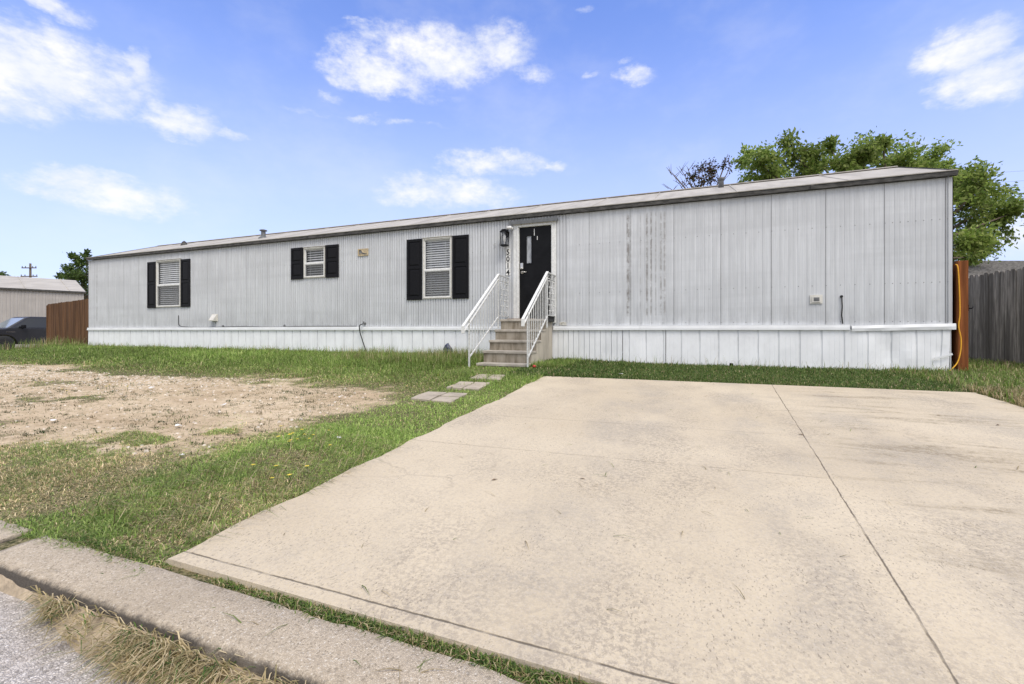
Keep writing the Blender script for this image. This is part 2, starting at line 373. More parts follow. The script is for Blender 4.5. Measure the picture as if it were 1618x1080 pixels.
def mat_glass(name, tint=(0.97, 0.98, 1.0), refl=0.03):
    m, n, b = new_mat(name)
    t = n.node('ShaderNodeBsdfTransparent'); t.inputs[0].default_value = (*tint, 1)
    g = n.node('ShaderNodeBsdfGlossy'); g.inputs['Roughness'].default_value = 0.03
    fr = n.node('ShaderNodeLayerWeight'); fr.inputs[0].default_value = 0.3
    f = n.m('MULTIPLY_ADD', fr.outputs['Fresnel'], 0.5, refl, clamp=True)
    mx = n.node('ShaderNodeMixShader'); n.put(mx.inputs[0], f)
    n.l.new(t.outputs[0], mx.inputs[1]); n.l.new(g.outputs[0], mx.inputs[2])
    n.l.new(mx.outputs[0], m.node_tree.nodes['Material Output'].inputs[0])
    return m

M_drive = mat_concrete_drive()
M_curb = mat_aggregate('curb_concrete', ((0.44, 0.365, 0.275), (0.57, 0.485, 0.375)), 170, speck=(0.72, 0.66, 0.57), dirt=(0.34, 0.28, 0.21), dirtamt=0.45, bump=0.45, face=True)
M_road = mat_aggregate('road_chip_seal', ((0.42, 0.38, 0.345), (0.70, 0.645, 0.60)), 115, speck=(0.85, 0.80, 0.75), dirt=(0.42, 0.35, 0.28), dirtamt=0.4, bump=0.7)
M_lawn = mat_lawn()
M_blade = mat_blade('grass_blade'); M_leaf = mat_blade('tree_leaf', 0.5, 0.5)
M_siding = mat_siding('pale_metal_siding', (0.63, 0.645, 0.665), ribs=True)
M_seam = simple('dirty_seam', (0.22, 0.22, 0.22), 0.8)
M_skirt = simple('white_skirting', (0.84, 0.85, 0.865), 0.5, 0.07, 2.0, stretch=(1.5, 1.5, 1.0), spec=0.3)
M_skirtg = simple('grey_skirting_groove', (0.70, 0.715, 0.73), 0.6, 0.12, 3.0, spec=0.2)  # groove faces a step greyer than the panels
M_trim = simple('white_trim', (0.80, 0.81, 0.82), 0.45, 0.06, 3.0)
M_cream = simple('cream_window_frame', (0.64, 0.62, 0.57), 0.5, 0.14, 14.0)
M_white = simple('white_painted_metal', (0.74, 0.74, 0.72), 0.45, 0.12, 20.0)
M_rail = simple('worn_white_rail_paint', (0.60, 0.60, 0.585), 0.45, 0.22, 30.0)
M_black = simple('black_shutter_plastic', (0.010, 0.010, 0.012), 0.5, 0.2, 30.0, bump=0.05, spec=0.12)
M_door = simple('black_door_paint', (0.009, 0.009, 0.010), 0.35, 0.3, 4.0, spec=0.12)
M_roof = simple('grey_metal_roof', (0.43, 0.405, 0.37), 0.85, 0.16, 1.2, bump=0.15, bscale=12, stretch=(3, 0.7, 1), spec=0.15)
M_drip = simple('dark_roof_edge', (0.085, 0.082, 0.077), 0.7, 0.5, 8.0, stretch=(1, 1, 3), spec=0.2)
M_grey = simple('grey_metal', (0.13, 0.135, 0.14), 0.5, 0.2, 12.0)
M_nickel = simple('satin_nickel', (0.62, 0.60, 0.56), 0.28, 0.1, 20.0, metal=0.9)
M_blind = simple('white_blind', (0.86, 0.86, 0.83), 0.5, 0.06, 5.0)
M_glass = mat_glass('window_glass')
M_bulbglass = mat_glass('lantern_glass', (0.98, 0.98, 0.98), 0.03)
M_inside = simple('dark_room', (0.05, 0.048, 0.045), 0.9)
M_step = simple('old_step_concrete', (0.37, 0.33, 0.27), 0.92, 0.30, 2.8, bump=0.35, bscale=70, c2=(0.17, 0.14, 0.10), stretch=(3.2, 3.2, 0.7), spec=0.2)
M_stepside = simple('pale_step_side', (0.46, 0.415, 0.35), 0.92, 0.22, 2.5, bump=0.3, bscale=70, stretch=(2, 2, 0.7), spec=0.2)  # step sides paler than the risers
M_tread = simple('step_tread_concrete', (0.44, 0.40, 0.345), 0.92, 0.25, 5.0, bump=0.35, bscale=70, spec=0.2)
M_paver = simple('concrete_paver', (0.41, 0.355, 0.285), 0.92, 0.20, 5.0, bump=0.3, bscale=80, spec=0.2)
M_fenceb = mat_wood('brown_stained_wood', (0.130, 0.062, 0.028), (0.205, 0.105, 0.050))
M_post = mat_wood('orange_stained_wood', (0.19, 0.062, 0.02), (0.30, 0.105, 0.035))
M_fenceg = mat_wood('weathered_grey_wood', (0.145, 0.13, 0.112), (0.37, 0.34, 0.30))
M_bark = simple('tree_bark', (0.13, 0.10, 0.075), 0.9, 0.4, 12.0, bump=0.6, bscale=30)
M_beige = mat_siding('beige_metal_siding', (0.47, 0.435, 0.40), 0.2, False)
M_rubber = simple('black_rubber', (0.02, 0.02, 0.02), 0.8, 0.2, 30)
M_yellow = simple('yellow_cord', (0.85, 0.42, 0.02), 0.5, 0.1, 20)
M_truck = simple('dark_grey_car_paint', (0.022, 0.022, 0.027), 0.3, 0.05, 2.0, spec=0.6)
M_carglass = simple('tinted_car_glass', (0.012, 0.014, 0.017), 0.06, 0.1, 2.0, spec=0.8)
M_wind = simple('sky_toned_windshield', (0.26, 0.29, 0.31), 0.05, 0.1, 2.0, spec=0.9)  # bright sky reflection put into the glass base colour
M_chrome = simple('chrome', (0.6, 0.6, 0.6), 0.2, 0.1, 5, metal=1.0)
M_shingle = simple('grey_shingle', (0.20, 0.19, 0.18), 0.9, 0.4, 9.0, bump=0.4, bscale=40, stretch=(1, 1, 2))
M_num = simple('number_tile_white', (0.78, 0.77, 0.74), 0.4, 0.05, 30)
M_ink = simple('black_numeral', (0.015, 0.015, 0.015), 0.5, 0.1, 30)
M_ghost = simple('ghost_numeral', (0.43, 0.43, 0.43), 0.6, 0.15, 60)
M_ventb = simple('yellowed_plastic', (0.50, 0.40, 0.25), 0.6, 0.25, 25)
M_blue = simple('blue_plastic', (0.035, 0.045, 0.10), 0.45, 0.4, 20)

# ------------------------------------------------------------------ ground, drive, curb, road
def sstep(a, b, x):
    t = np.clip((x - a) / (b - a), 0, 1); return t * t * (3 - 2 * t)
_tab = rng.random((256, 256))
def vnoise(x, y, s):
    x = np.asarray(x) * s + 500.3; y = np.asarray(y) * s + 321.7
    xi = np.floor(x).astype(int); yi = np.floor(y).astype(int); fx = x - xi; fy = y - yi
    fx = fx * fx * (3 - 2 * fx); fy = fy * fy * (3 - 2 * fy)
    g = lambda i, j: _tab[i % 256, j % 256]
    return (g(xi, yi) * (1 - fx) + g(xi + 1, yi) * fx) * (1 - fy) + (g(xi, yi + 1) * (1 - fx) + g(xi + 1, yi + 1) * fx) * fy
def fbm(x, y, s, o=4):
    t = 0; a = 0.5; n = 0
    for i in range(o): t = t + a * vnoise(x + 13 * i, y - 7 * i, s * 2 ** i); n += a; a *= 0.55
    return t / n
def drive_z(y): return -0.0536 * np.clip(-2.7 - y, 0, None) - 0.02 * sstep(-2.2, -2.85, y)
def G(x, y):
    x = np.asarray(x, float); y = np.asarray(y, float)
    z = drive_z(np.maximum(y, -8.36)) - 0.02
    z = np.minimum(z, z * 0 - 0.47 * sstep(-16.5, -26.5, x + 0.95 * np.clip(y + 4, 0, 8)))
    gap = (x > -3.10) & (x < -2.97) & (y > -8.60)
    z = np.where((y < -8.40) & ~gap, z - 0.17 * sstep(-8.40, -8.54, y), z)
    lawn = (x < -2.3) & (y > -8.3) & (y < 0.1)
    z = z + np.where(lawn, 0.035 * (fbm(x, y, 0.6) - 0.35), 0)
    z = z + np.where(x < -3.9, 0.06 * sstep(-3.9, -4.6, x) * sstep(-3.4, -1.5, y), 0)
    return z
def grass_density(x, y):
    """0 bare soil .. 1 closed turf"""
    n = fbm(x, y, 0.9) - 0.5; n2 = fbm(x + 40, y, 2.6) - 0.5
    n3 = fbm(x - 20, y + 9, 6.0, 2) - 0.5
    yy = y + 1.2 * n + 0.8 * n2 + 0.5 * n3
    bare = sstep(-3.85, -5.05, yy) * sstep(-8.15, -6.9, yy + 0.5 * n2)
    xr = -3.2 + 1.1 * n + 0.8 * n2
    bare = bare * sstep(xr + 0.45, xr - 1.1, x)
    bare = bare * (0.55 + 0.45 * sstep(-15.5, -13.0, x))
    bare = np.maximum(bare, 0.45 * sstep(0.58, 0.70, fbm(x - 9, y + 5, 0.8)) * (y < -3.6) * (x < -2.8))
    far = 0.8 * sstep(-3.6, -4.4, yy) * sstep(-9, -12, x) * sstep(0.4, 0.6, fbm(x, y, 1.3))
    bare = np.maximum(bare, far)
    d = 1 - bare
    for cx, cy, rx, ry, a in ((-4.5, -7.1, .75, .13, .9), (-3.9, -6.75, .3, .1, .7), (-9.8, -5.5, 1.6, .22, .6), (-7.7, -6.15, .9, .2, .7), (-3.4, -7.5, .4, .2, .8)):
        d = np.maximum(d, a * np.clip(0.9 - ((x - cx) / rx) ** 2 - ((y - cy) / (1.5 * ry)) ** 2 + 3.2 * n2 + 2.2 * n3, 0, 1))
    d = np.where(y < -6.9, np.minimum(d, 0.68 + 0.4 * sstep(0.40, 0.62, fbm(x, y + 3, 1.5))), d)
    return np.clip(d, 0, 1)
def build_ground():
    xs = np.concatenate([[-900, -400, -200, -120, -80, -60, -45, -38], np.arange(-34, -18, 0.5), np.arange(-18, -8, 0.16), [-3.105, -3.09, -2.985, -2.965], np.arange(-8, 4.6, 0.08), np.arange(4.6, 9, 0.4), [12, 20, 40, 80, 200, 400, 900]])
    xs = np.sort(xs)
    ys = np.concatenate([[-900, -300, -100, -40, -20, -12, -9.4], np.arange(-8.8, -8.0, 0.05), np.arange(-8.0, 0.6, 0.08), [1, 2, 3, 5, 8, 12, 16, 22, 30, 45, 70, 120, 250, 500, 900]])
    X, Y = np.meshgrid(xs, ys, indexing='ij'); Z = G(X, Y)
    nx, ny = X.shape
    inside = (X > -2.09) & (X < 2.94) & (Y > -8.27) & (Y < -2.92)
    Z = np.where(inside, Z - 0.08, Z)
    co = np.stack([X, Y, Z], -1).reshape(-1, 3)
    i, j = np.meshgrid(np.arange(nx - 1), np.arange(ny - 1), indexing='ij'); a = (i * ny + j).ravel()
    f = np.stack([a, a + ny, a + ny + 1, a + 1], -1)
    me = bpy.data.meshes.new('lawn'); me.from_pydata(co.tolist(), [], f.tolist())
    me.materials.append(M_lawn); me.polygons.foreach_set('use_smooth', [True] * len(f))
    d = grass_density(X, Y)
    d = np.where((X < -40) | (X > 6) | (Y > 1), 0.9, d)
    d = np.where((Y < -8.3), 0.8, d)
    at = me.attributes.new('grass', 'FLOAT', 'POINT'); at.data.foreach_set('value', d.ravel().astype(np.float32))
    o = bpy.data.objects.new('lawn', me); COL.objects.link(o); tag(o, kind='structure')
build_ground()

def build_drive():
    mb = MB()
    # slab top follows the slope; slightly ragged left edge
    ys = np.linspace(-8.31, -2.86, 80); L = []; Rr = []
    for y in ys:
        L.append(-2.145 + 0.012 * math.sin(y * 9) + 0.018 * (random.random() - .5) + 0.03 * math.exp(-((y + 4.6) / .5) ** 2))
        Rr.append(2.98 + 0.03 * (y + 2.8) * -0.4 + 0.02 * (random.random() - .5))
    vs = []; fs = []
    n = len(ys)
    for y, l, r in zip(ys, L, Rr):
        z = float(drive_z(y)) + 0.006
        mids = np.linspace(l, r, 6)
        vs += [(l, y, z - 0.14), (l - 0.004, y, z - 0.012)] + [(l + 0.012, y, z)] + [(float(q), y, z) for q in mids[1:-1]] + [(r - 0.012, y, z), (r + 0.004, y, z - 0.012), (r, y, z - 0.14)]
    k = len(vs) // n
    for i in range(n - 1):
        for j in range(k - 1):
            a = i * k + j; fs.append((a, a + 1, a + k + 1, a + k))
    fs.append(tuple(range(k))); fs.append(tuple((n - 1) * k + j for j in range(k - 1, -1, -1)))
    mb.add(vs, fs)
    tag(mb.build('driveway', M_drive), kind='structure')
build_drive()

def build_curb():
    def run(x0, x1, name):
        xs = np.arange(x0, x1 + 0.001, 0.035); prof = [(-8.340, -0.62), (-8.343, -0.342), (-8.356, -0.331), (-8.45, -0.332), (-8.52, -0.335), (-8.566, -0.340), (-8.582, -0.350), (-8.592, -0.40), (-8.600, -0.62)]
        vs = []; fs = []; k = len(prof)
        for i, x in enumerate(xs):
            for q, (y, z) in enumerate(prof):
                w = 0.5 * (fbm(x, y * 3, 3.0) - .5) * 0.035 if 0 < q else (fbm(x, 3.3, 4.0) - .5) * 0.03
                # broken back edge where grass has grown in
                if q in (1, 2): w += -0.02 * max(0, float(fbm(x, 1.7, 5.0)) - 0.55) * 5
                vs.append((float(x), y + w, z + (0.006 * (float(fbm(x, y * 4, 12)) - .5) if 1 < q < 8 else 0)))
        for i in range(len(xs) - 1):
            for j in range(k - 1):
                a = i * k + j; fs.append((a, a + 1, a + k + 1, a + k))
        fs.append(tuple(range(k))); fs.append(tuple((len(xs) - 1) * k + j for j in range(k - 1, -1, -1)))
        mb = MB().add(vs, fs, 0, True); o = mb.build(name, M_curb); tag(o, kind='structure')
        o.data.polygons[-1].use_smooth = False; o.data.polygons[-2].use_smooth = False
    run(-2.97, 6.0, 'curb'); run(-14.0, -3.10, 'curb')
build_curb()
def build_road():
    xs = np.concatenate([[-300, -60, -14], np.arange(-6, 3, 0.25), [8, 60, 300]]); vs = []; fs = []
    ys = [-16.0, -12.0, -10.5, -9.6, -9.2, -8.95, -8.8, -8.7, -8.59]
    for x in xs:
        for y in ys:
            vs.append((float(x), y, -0.425 + 0.03 * min(1, (-8.6 - y) / 3) + 0.012 * (float(fbm(x, y, 1.2)) - .5)))
    k = len(ys)
    for i in range(len(xs) - 1):
        for j in range(k - 1):
            a = i * k + j; fs.append((a, a + 1, a + k + 1, a + k))
    tag(MB().add(vs, fs, 0, True).build('road', M_road), kind='structure')
build_road()
# sandy soil washed into the gutter
def gutter_edge(x): return -8.60 - 0.015 - 0.155 * (0.35 + 0.9 * float(fbm(x, 9.1, 3.0))) * float(sstep(-2.5, -1.9, x))
def build_gutter():
    xs = np.arange(-3.3, 1.2, 0.03); vs = []; fs = []; K = 6
    for x in xs:
        y1 = gutter_edge(x)
        for k in range(K):
            t = k / (K - 1); y = -8.585 + (y1 + 8.585) * t
            vs.append((float(x), y, -0.425 + 0.045 * (1 - t) ** 1.3 + 0.012 * (float(fbm(x, y, 9)) - .4) - 0.012 * t))
    for i in range(len(xs) - 1):
        for j in range(K - 1):
            a = i * K + j; fs.append((a, a + 1, a + K + 1, a + K))
    tag(MB().add(vs, fs, 0, True).build('gutter_soil', simple('gutter_dirt', (0.45, 0.36, 0.255), 0.95, 0.35, 12, bump=0.6, bscale=70)), kind='structure')
build_gutter()

# ------------------------------------------------------------------ grass
def blades(name, P, h, lean, az, w, col, mat, base_lift=0.0):
    """one mesh of bent blades. P (N,3) h,lean,az,w (N,) col (N,3)"""
    N = len(P); dx = np.cos(az); dy = np.sin(az); sx = -dy; sy = dx
    V = np.zeros((N, 5, 3), np.float32)
    m = P.copy(); t = P.copy()
    m[:, 0] += dx * lean * h * 0.35; m[:, 1] += dy * lean * h * 0.35; m[:, 2] += h * 0.62 * np.sqrt(np.clip(1 - 0.4 * lean ** 2, .05, 1))
    t[:, 0] += dx * lean * h; t[:, 1] += dy * lean * h; t[:, 2] += h * np.clip(1.0 - 0.62 * lean ** 1.5, 0.03, 1)
    for k, (c, ww) in enumerate(((P, 1.0), (P, -1.0), (m, -0.8), (m, 0.8))):
        V[:, k] = c; V[:, k, 0] += sx * w * 0.5 * ww; V[:, k, 1] += sy * w * 0.5 * ww
    V[:, 4] = t
    b = np.arange(N) * 5
    me = bpy.data.meshes.new(name)
    me.vertices.add(N * 5); me.vertices.foreach_set('co', V.reshape(-1))
    quads = np.stack([b, b + 1, b + 2, b + 3], -1); tris = np.stack([b + 3, b + 2, b + 4], -1)
    me.loops.add(N * 7); me.polygons.add(N * 2)
    li = np.concatenate([quads.ravel(), tris.ravel()]).astype(np.int32)
    me.loops.foreach_set('vertex_index', li)
    st = np.concatenate([np.arange(N) * 4, N * 4 + np.arange(N) * 3]).astype(np.int32)
    me.polygons.foreach_set('loop_start', st)
    me.materials.append(mat); me.update(calc_edges=True)
    at = me.attributes.new('tint', 'FLOAT_COLOR', 'POINT')
    C = np.ones((N, 5, 4), np.float32); C[:, :, :3] = col[:, None, :]
    at.data.foreach_set('color', C.reshape(-1))
    o = bpy.data.objects.new(name, me); COL.objects.link(o)
    return o
GREEN = np.array([[0.140, 0.195, 0.050], [0.185, 0.240, 0.070], [0.105, 0.155, 0.040], [0.235, 0.262, 0.098]])
LUSH = np.array([[0.180, 0.262, 0.056], [0.232, 0.318, 0.080], [0.130, 0.205, 0.045], [0.275, 0.325, 0.112]])
DARK = np.array([[0.075, 0.135, 0.032], [0.100, 0.165, 0.040], [0.130, 0.200, 0.050], [0.058, 0.105, 0.026]])
STRAW = np.array([[0.46, 0.37, 0.205], [0.34, 0.27, 0.145], [0.58, 0.48, 0.30], [0.25, 0.215, 0.10]])
def pick(pal, n): return pal[rng.integers(0, len(pal), n)] * rng.uniform(0.8, 1.2, (n, 1))
def scatter(x0, x1, y0, y1, per):
    n = int((x1 - x0) * (y1 - y0) * per)
    return rng.uniform(x0, x1, n), rng.uniform(y0, y1, n)
def in_drive(x, y, m=0.0): return (x > -2.14 + m) & (x < 3.0) & (y > -8.31) & (y < -2.86 - m)
def in_steps(x, y): return (x > -3.87) & (x < -2.82) & (y > -1.78)
PAVERS = []
for k, (A, B, C_, D_) in enumerate((((-3.176, -4.935), (-3.233, -4.455), (-2.665, -4.414), (-2.60, -4.978)),
                                    ((-3.133, -4.155), (-3.186, -3.679), (-2.70, -3.655), (-2.64, -4.175)),
                                    ((-3.167, -3.388), (-3.22, -2.93), (-2.77, -2.90), (-2.65, -3.41)))):
    for i in (0, 1):
        for j in (0, 1):
            q = []
            for u, v in ((i, j), (i + 1, j), (i + 1, j + 1), (i, j + 1)):
                u = u / 2 + (0.02 if u == i and i else -0.02 if u == i + 1 and not i else 0)
                v = v / 2 + (0.02 if v == j and j else -0.02 if v == j + 1 and not j else 0)
                p = Vector(A).lerp(Vector(D_), u).lerp(Vector(B).lerp(Vector(C_), u), v); q.append(p)
            PAVERS.append((k, i, j, q))
def in_pavers(x, y):
    r = np.zeros(len(x), bool)
    for k, i, j, q in PAVERS:
        ins = np.ones(len(x), bool)
        for a, b in zip(q, q[1:] + q[:1]): ins &= ((b.x - a.x) * (y - a.y) - (b.y - a.y) * (x - a.x)) > 0.0
        r |= ins
    return r
def lawn_blades():
    Ps = []; H = []; LE = []; AZ = []; W = []; CO = []
    def add(x, y, h, lean, w, col, az=None, lift=-0.01):
        keep = ~in_drive(x, y, 0.015) & ~in_steps(x, y) & ~((y > -0.04) & (x < 3.96) & (x > -20.3) & (y < 4.8))
        pv = in_pavers(x, y); keep &= ~pv
        x, y, h, lean, w, col = x[keep], y[keep], h[keep], lean[keep], w[keep], col[keep]
        a = rng.uniform(0, 2 * np.pi, len(x)) if az is None else az[keep]
        Ps.append(np.stack([x, y, G(x, y) + lift], -1)); H.append(h); LE.append(lean); AZ.append(a); W.append(w); CO.append(col)
    def field(x0, x1, y0, y1, per, hmin, hmax, wd, wfun=None, pal=None):
        x, y = scatter(x0, x1, y0, y1, per); d = grass_density(x, y)
        clump = fbm(x, y, 3.5)
        pr = np.clip(0.02 + 1.2 * d * (0.50 + 0.95 * (clump - 0.2)), 0, 1)
        # tiny tufts on the bare soil
        tuft = fbm(x + 70, y, 5.0, 3) * 0.65 + 0.35 * fbm(x, y + 31, 1.1, 2); pr = np.maximum(pr, np.where(tuft > 0.595, 0.6, np.where(tuft > 0.53, 0.12, 0.02)))
        k = rng.random(len(x)) < pr; x, y, d = x[k], y[k], d[k]; n = len(x)
        near = sstep(-4.4, -2.2, y); dense = np.clip(d, 0.15, 1)
        h = rng.uniform(hmin, hmax, n) * (0.30 + 0.70 * dense) * (0.5 + 0.95 * near) * (0.6 + 0.8 * fbm(x, y, 1.8))
        lush = rng.random(n) < (0.12 + 0.85 * near)
        edge = (x > -3.3) & (y < -3)
        lush |= edge & (rng.random(n) < 0.7)
        col = np.where(lush[:, None], pick(LUSH, n), pick(GREEN, n))
        dry = rng.random(n) < np.clip(0.50 * (1 - near) * (1.15 - 0.55 * d) + 0.42 * (y < -6.9) * (fbm(x, y, 2.2) > 0.47) - 0.3 * edge, 0.05, 0.8)
        col = np.where(dry[:, None], pick(STRAW, n), col)
        lean = np.clip(rng.normal(0.95, 0.35, n) + 0.25 * dry + 0.12 * (y < -6.5), 0.05, 1.5)
        patch = (0.60 + 1.25 * fbm(x - 31, y + 17, 0.7, 4)) * (1.0 + 0.32 * sstep(-3.0, -5.5, y)) * rng.uniform(0.75, 1.3, n); col = col * patch[:, None]
        h = np.where((x > -4.1) & (y > -2.9) & (y < -1.7), h * 0.35, h)
        h = np.where((x < -16) & (y < -9.6 + 0.414 * np.abs(x)), h * 0.4, h)
        add(x, y, h, lean, rng.uniform(0.6, 1.3, n) * wd, col)
    field(-5.6, -2.1, -8.40, -6.2, 26000, 0.05, 0.13, 0.0042)
    field(-8.0, -2.1, -6.2, -4.0, 6000, 0.05, 0.12, 0.006)
    field(-9.0, -2.1, -4.0, 0.0, 3400, 0.07, 0.15, 0.008)
    field(-13.0, -5.6, -8.36, -6.2, 2600, 0.05, 0.12, 0.007)
    field(-14.0, -8.0, -6.2, -4.0, 2000, 0.05, 0.12, 0.008)
    field(-20.5, -9.0, -4.0, 0.0, 1700, 0.09, 0.17, 0.012)
    field(-27.0, -14.0, -8.3, -4.0, 600, 0.08, 0.17, 0.016)
    field(-26.5, -20.2, -4.0, 2.0, 700, 0.10, 0.20, 0.018); field(-31.0, -26.5, -4.0, 1.5, 400, 0.04, 0.10, 0.018)
    # small scattered tufts on the bare soil
    nt = 5200; tx = rng.uniform(-14.5, -2.6, nt); ty = rng.uniform(-7.9, -4.3, nt)
    k = (grass_density(tx, ty) < 0.5) & (rng.random(nt) < 0.25 + 1.2 * (fbm(tx, ty, 1.2) - .3)); tx, ty = tx[k], ty[k]; m_ = len(tx)
    cnt = rng.integers(5, 34, m_); idx = np.repeat(np.arange(m_), cnt); n = len(idx); rad = rng.uniform(0.015, 0.07, m_)[idx]; hh = rng.uniform(0.018, 0.055, m_)[idx]
    base = np.where((rng.random(m_) < 0.4)[:, None], pick(STRAW, m_) * 0.55, pick(DARK, m_) * 0.55)[idx]
    add(tx[idx] + rng.normal(0, 1, n) * rad * 1.4, ty[idx] + rng.normal(0, .7, n) * rad, hh * rng.uniform(.5, 1.2, n), np.clip(rng.normal(1.0, .35, n), 0, 1.5), rng.uniform(0.003, 0.007, n), base * rng.uniform(.8, 1.2, (n, 1)))
    # long pale grass laid over beside the drive near the street
    x, y = scatter(-3.2, -2.1, -8.2, -6.6, 700); n = len(x)
    add(x, y, rng.uniform(0.10, 0.22, n), rng.uniform(0.7, 1.3, n), rng.uniform(0.003, 0.006, n), np.where((rng.random(n) < 0.5)[:, None], pick(STRAW, n), pick(GREEN, n)), rng.normal(0.6, 0.7, n))
    # tall weeds left of the steps, along the skirting and by the brown fence
    for x0, x1, y0, y1, per, h0, h1, wd in ((-7.5, -3.9, -2.4, -0.15, 900, 0.16, 0.36, 0.006), (-20.3, -7.5, -0.7, -0.05, 160, 0.18, 0.34, 0.009), (-25.5, -20.4, -0.8, 1.3, 110, 0.25, 0.6, 0.014)):
        x, y = scatter(x0, x1, y0, y1, per); k = fbm(x, y, 1.6) > 0.42; x, y = x[k], y[k]; n = len(x)
        col = np.where((rng.random(n) < 0.35)[:, None], pick(STRAW, n), pick(LUSH, n))
        add(x, y, rng.uniform(h0, h1, n), np.clip(rng.normal(0.35, 0.25, n), 0, 1.1), rng.uniform(0.6, 1.2, n) * wd, col)
    # broad leafy weeds and turf between drive and skirting, thinning to the right
    x, y = scatter(-2.85, 4.4, -2.95, 0.0, 4600); d = 0.55 + 0.6 * fbm(x, y, 1.4) - 0.35 * sstep(0, 3, x) * (fbm(x + 5, y, 2.0) > 0.5)
    k = rng.random(len(x)) < d; x, y = x[k], y[k]; n = len(x)
    tall = sstep(-2.0, -0.3, y) * 0.6 + 0.6 * sstep(-0.6, -2.2, x)
    tall = tall * np.where((x < -2.2) & (y < -1.2), 0.3, 1)
    add(x, y, rng.uniform(0.04, 0.09, n) * (0.75 + tall), np.clip(rng.normal(0.8, 0.35, n), 0, 1.5), rng.uniform(0.008, 0.02, n) * (0.6 + 0.5 * sstep(0, -2, x)), np.where((rng.random(n) < 0.30)[:, None], pick(GREEN, n), np.where((rng.random(n) < 0.09)[:, None], pick(STRAW, n), pick(DARK, n))))
    x, y = scatter(-2.6, 4.0, -0.7, -0.06, 60); n = len(x)
    add(x, y, rng.uniform(0.14, 0.30, n), rng.uniform(0.1, 0.7, n), rng.uniform(0.004, 0.008, n), np.where((rng.random(n) < 0.4)[:, None], pick(STRAW, n), pick(LUSH, n)))
    # right-hand verge and the gap by the gate
    x, y = scatter(3.0, 7.5, -4.5, 5.0, 1500); k = rng.random(len(x)) < 0.35 + 0.9 * (fbm(x, y, 1.1) - .2) - 0.5 * (y > 0.3) * (y < 2.6) * (fbm(x, y, 2) > .4); x, y = x[k], y[k]; n = len(x)
    add(x, y, rng.uniform(0.06, 0.17, n), np.clip(rng.normal(0.6, 0.3, n), 0, 1.3), rng.uniform(0.006, 0.014, n), np.where((rng.random(n) < 0.25)[:, None], pick(STRAW, n), pick(LUSH, n)))
    x, y = scatter(2.95, 3.7, -3.9, -2.6, 1200); n = len(x)
    add(x, y, rng.uniform(0.08, 0.2, n), rng.uniform(0.4, 1.2, n), rng.uniform(0.005, 0.01, n), pick(STRAW, n))
    P = np.concatenate(Ps); 
    o = blades('lawn_grass', P, np.concatenate(H), np.concatenate(LE), np.concatenate(AZ), np.concatenate(W), np.concatenate(CO), M_blade)
    tag(o, 'patchy green and straw coloured grass covering the front lawn', 'grass', kind='stuff')
    print('lawn blades', len(P))
lawn_blades()
def crack_grass():
    # grass growing in the crack between drive and curb
    n0 = 26000; x = rng.uniform(-2.9, 4.0, n0); c = fbm(x, 5.5, 2.6, 4)
    dens = 0.10 + 0.8 * sstep(0.40, 0.60, c); dens = np.where(x < -2.1, 0.8, dens); k = rng.random(n0) < dens; x = x[k]; c = c[k]; n = len(x)
    y = -8.327 + rng.normal(0, 0.007 + 0.009 * sstep(.4, .7, c), n); 
    col = np.where((rng.random(n) < 0.42 - 0.5 * (c - .45))[:, None], pick(STRAW, n), np.where((rng.random(n) < .6)[:, None], pick(DARK, n), pick(LUSH, n)))
    o = blades('crack_grass', np.stack([x, y, np.full(n, -0.348)], -1), rng.uniform(0.014, 0.034, n) * (0.6 + 0.9 * sstep(.4, .65, c)), np.clip(rng.normal(0.95, 0.35, n), 0, 1.5), rng.uniform(0, 6.28, n), rng.uniform(0.003, 0.006, n), col, M_blade)
    tag(o, 'strip of green grass in the crack between driveway and curb', 'grass', kind='stuff')
    # straw matted over the gutter soil, combed toward the street
    n = 7500; x = rng.uniform(-2.45, 1.0, n); c = fbm(x, 2.2, 4.0); k = rng.random(n) < 0.1 + 0.9 * sstep(0.36, 0.55, c); x = x[k]; n = len(x)
    t = rng.random(n) ** 1.4; y1 = np.array([gutter_edge(q) for q in x]); y = -8.60 + (y1 + 8.60) * t * 0.8
    col = np.where((rng.random(n) < 0.14)[:, None], pick(DARK, n), pick(STRAW, n) * 1.15)
    o = blades('gutter_straw', np.stack([x, y, np.full(n, -0.405) + 0.03 * (1 - t)], -1), rng.uniform(0.03, 0.10, n), np.clip(rng.normal(1.36, 0.15, n), 0.8, 1.54), rng.normal(-1.6, 1.15, n), rng.uniform(0.0022, 0.0055, n), col, M_blade)
    tag(o, 'dry straw matted along the gutter between curb and road', 'dry grass', kind='stuff')
    n = 500; x = rng.uniform(-3.0, -2.5, n)
    # loose clippings on drive, curb and road
    n = 260; x = np.concatenate([rng.uniform(-2.1, 2.9, 190), rng.uniform(-2.7, 1, 70)]); y = np.concatenate([rng.uniform(-8.2, -3, 190), np.where(rng.random(70) < .4, rng.uniform(-8.54, -8.42, 70), rng.uniform(-9.3, -8.7, 70))])
    z = np.where(y > -8.3, drive_z(y) + 0.009, np.where(y > -8.56, -0.333, -0.41))
    col = np.where((rng.random(n) < 0.55)[:, None], pick(STRAW, n) * 0.75, pick(GREEN, n))
    o = blades('grass_clippings', np.stack([x, y, z], -1), rng.uniform(0.02, 0.085, n), np.full(n, 1.56), rng.uniform(0, 6.28, n), rng.uniform(0.002, 0.005, n), col, M_blade)
    tag(o, 'loose grass clippings scattered on the concrete driveway', 'grass clippings', kind='stuff')
crack_grass()
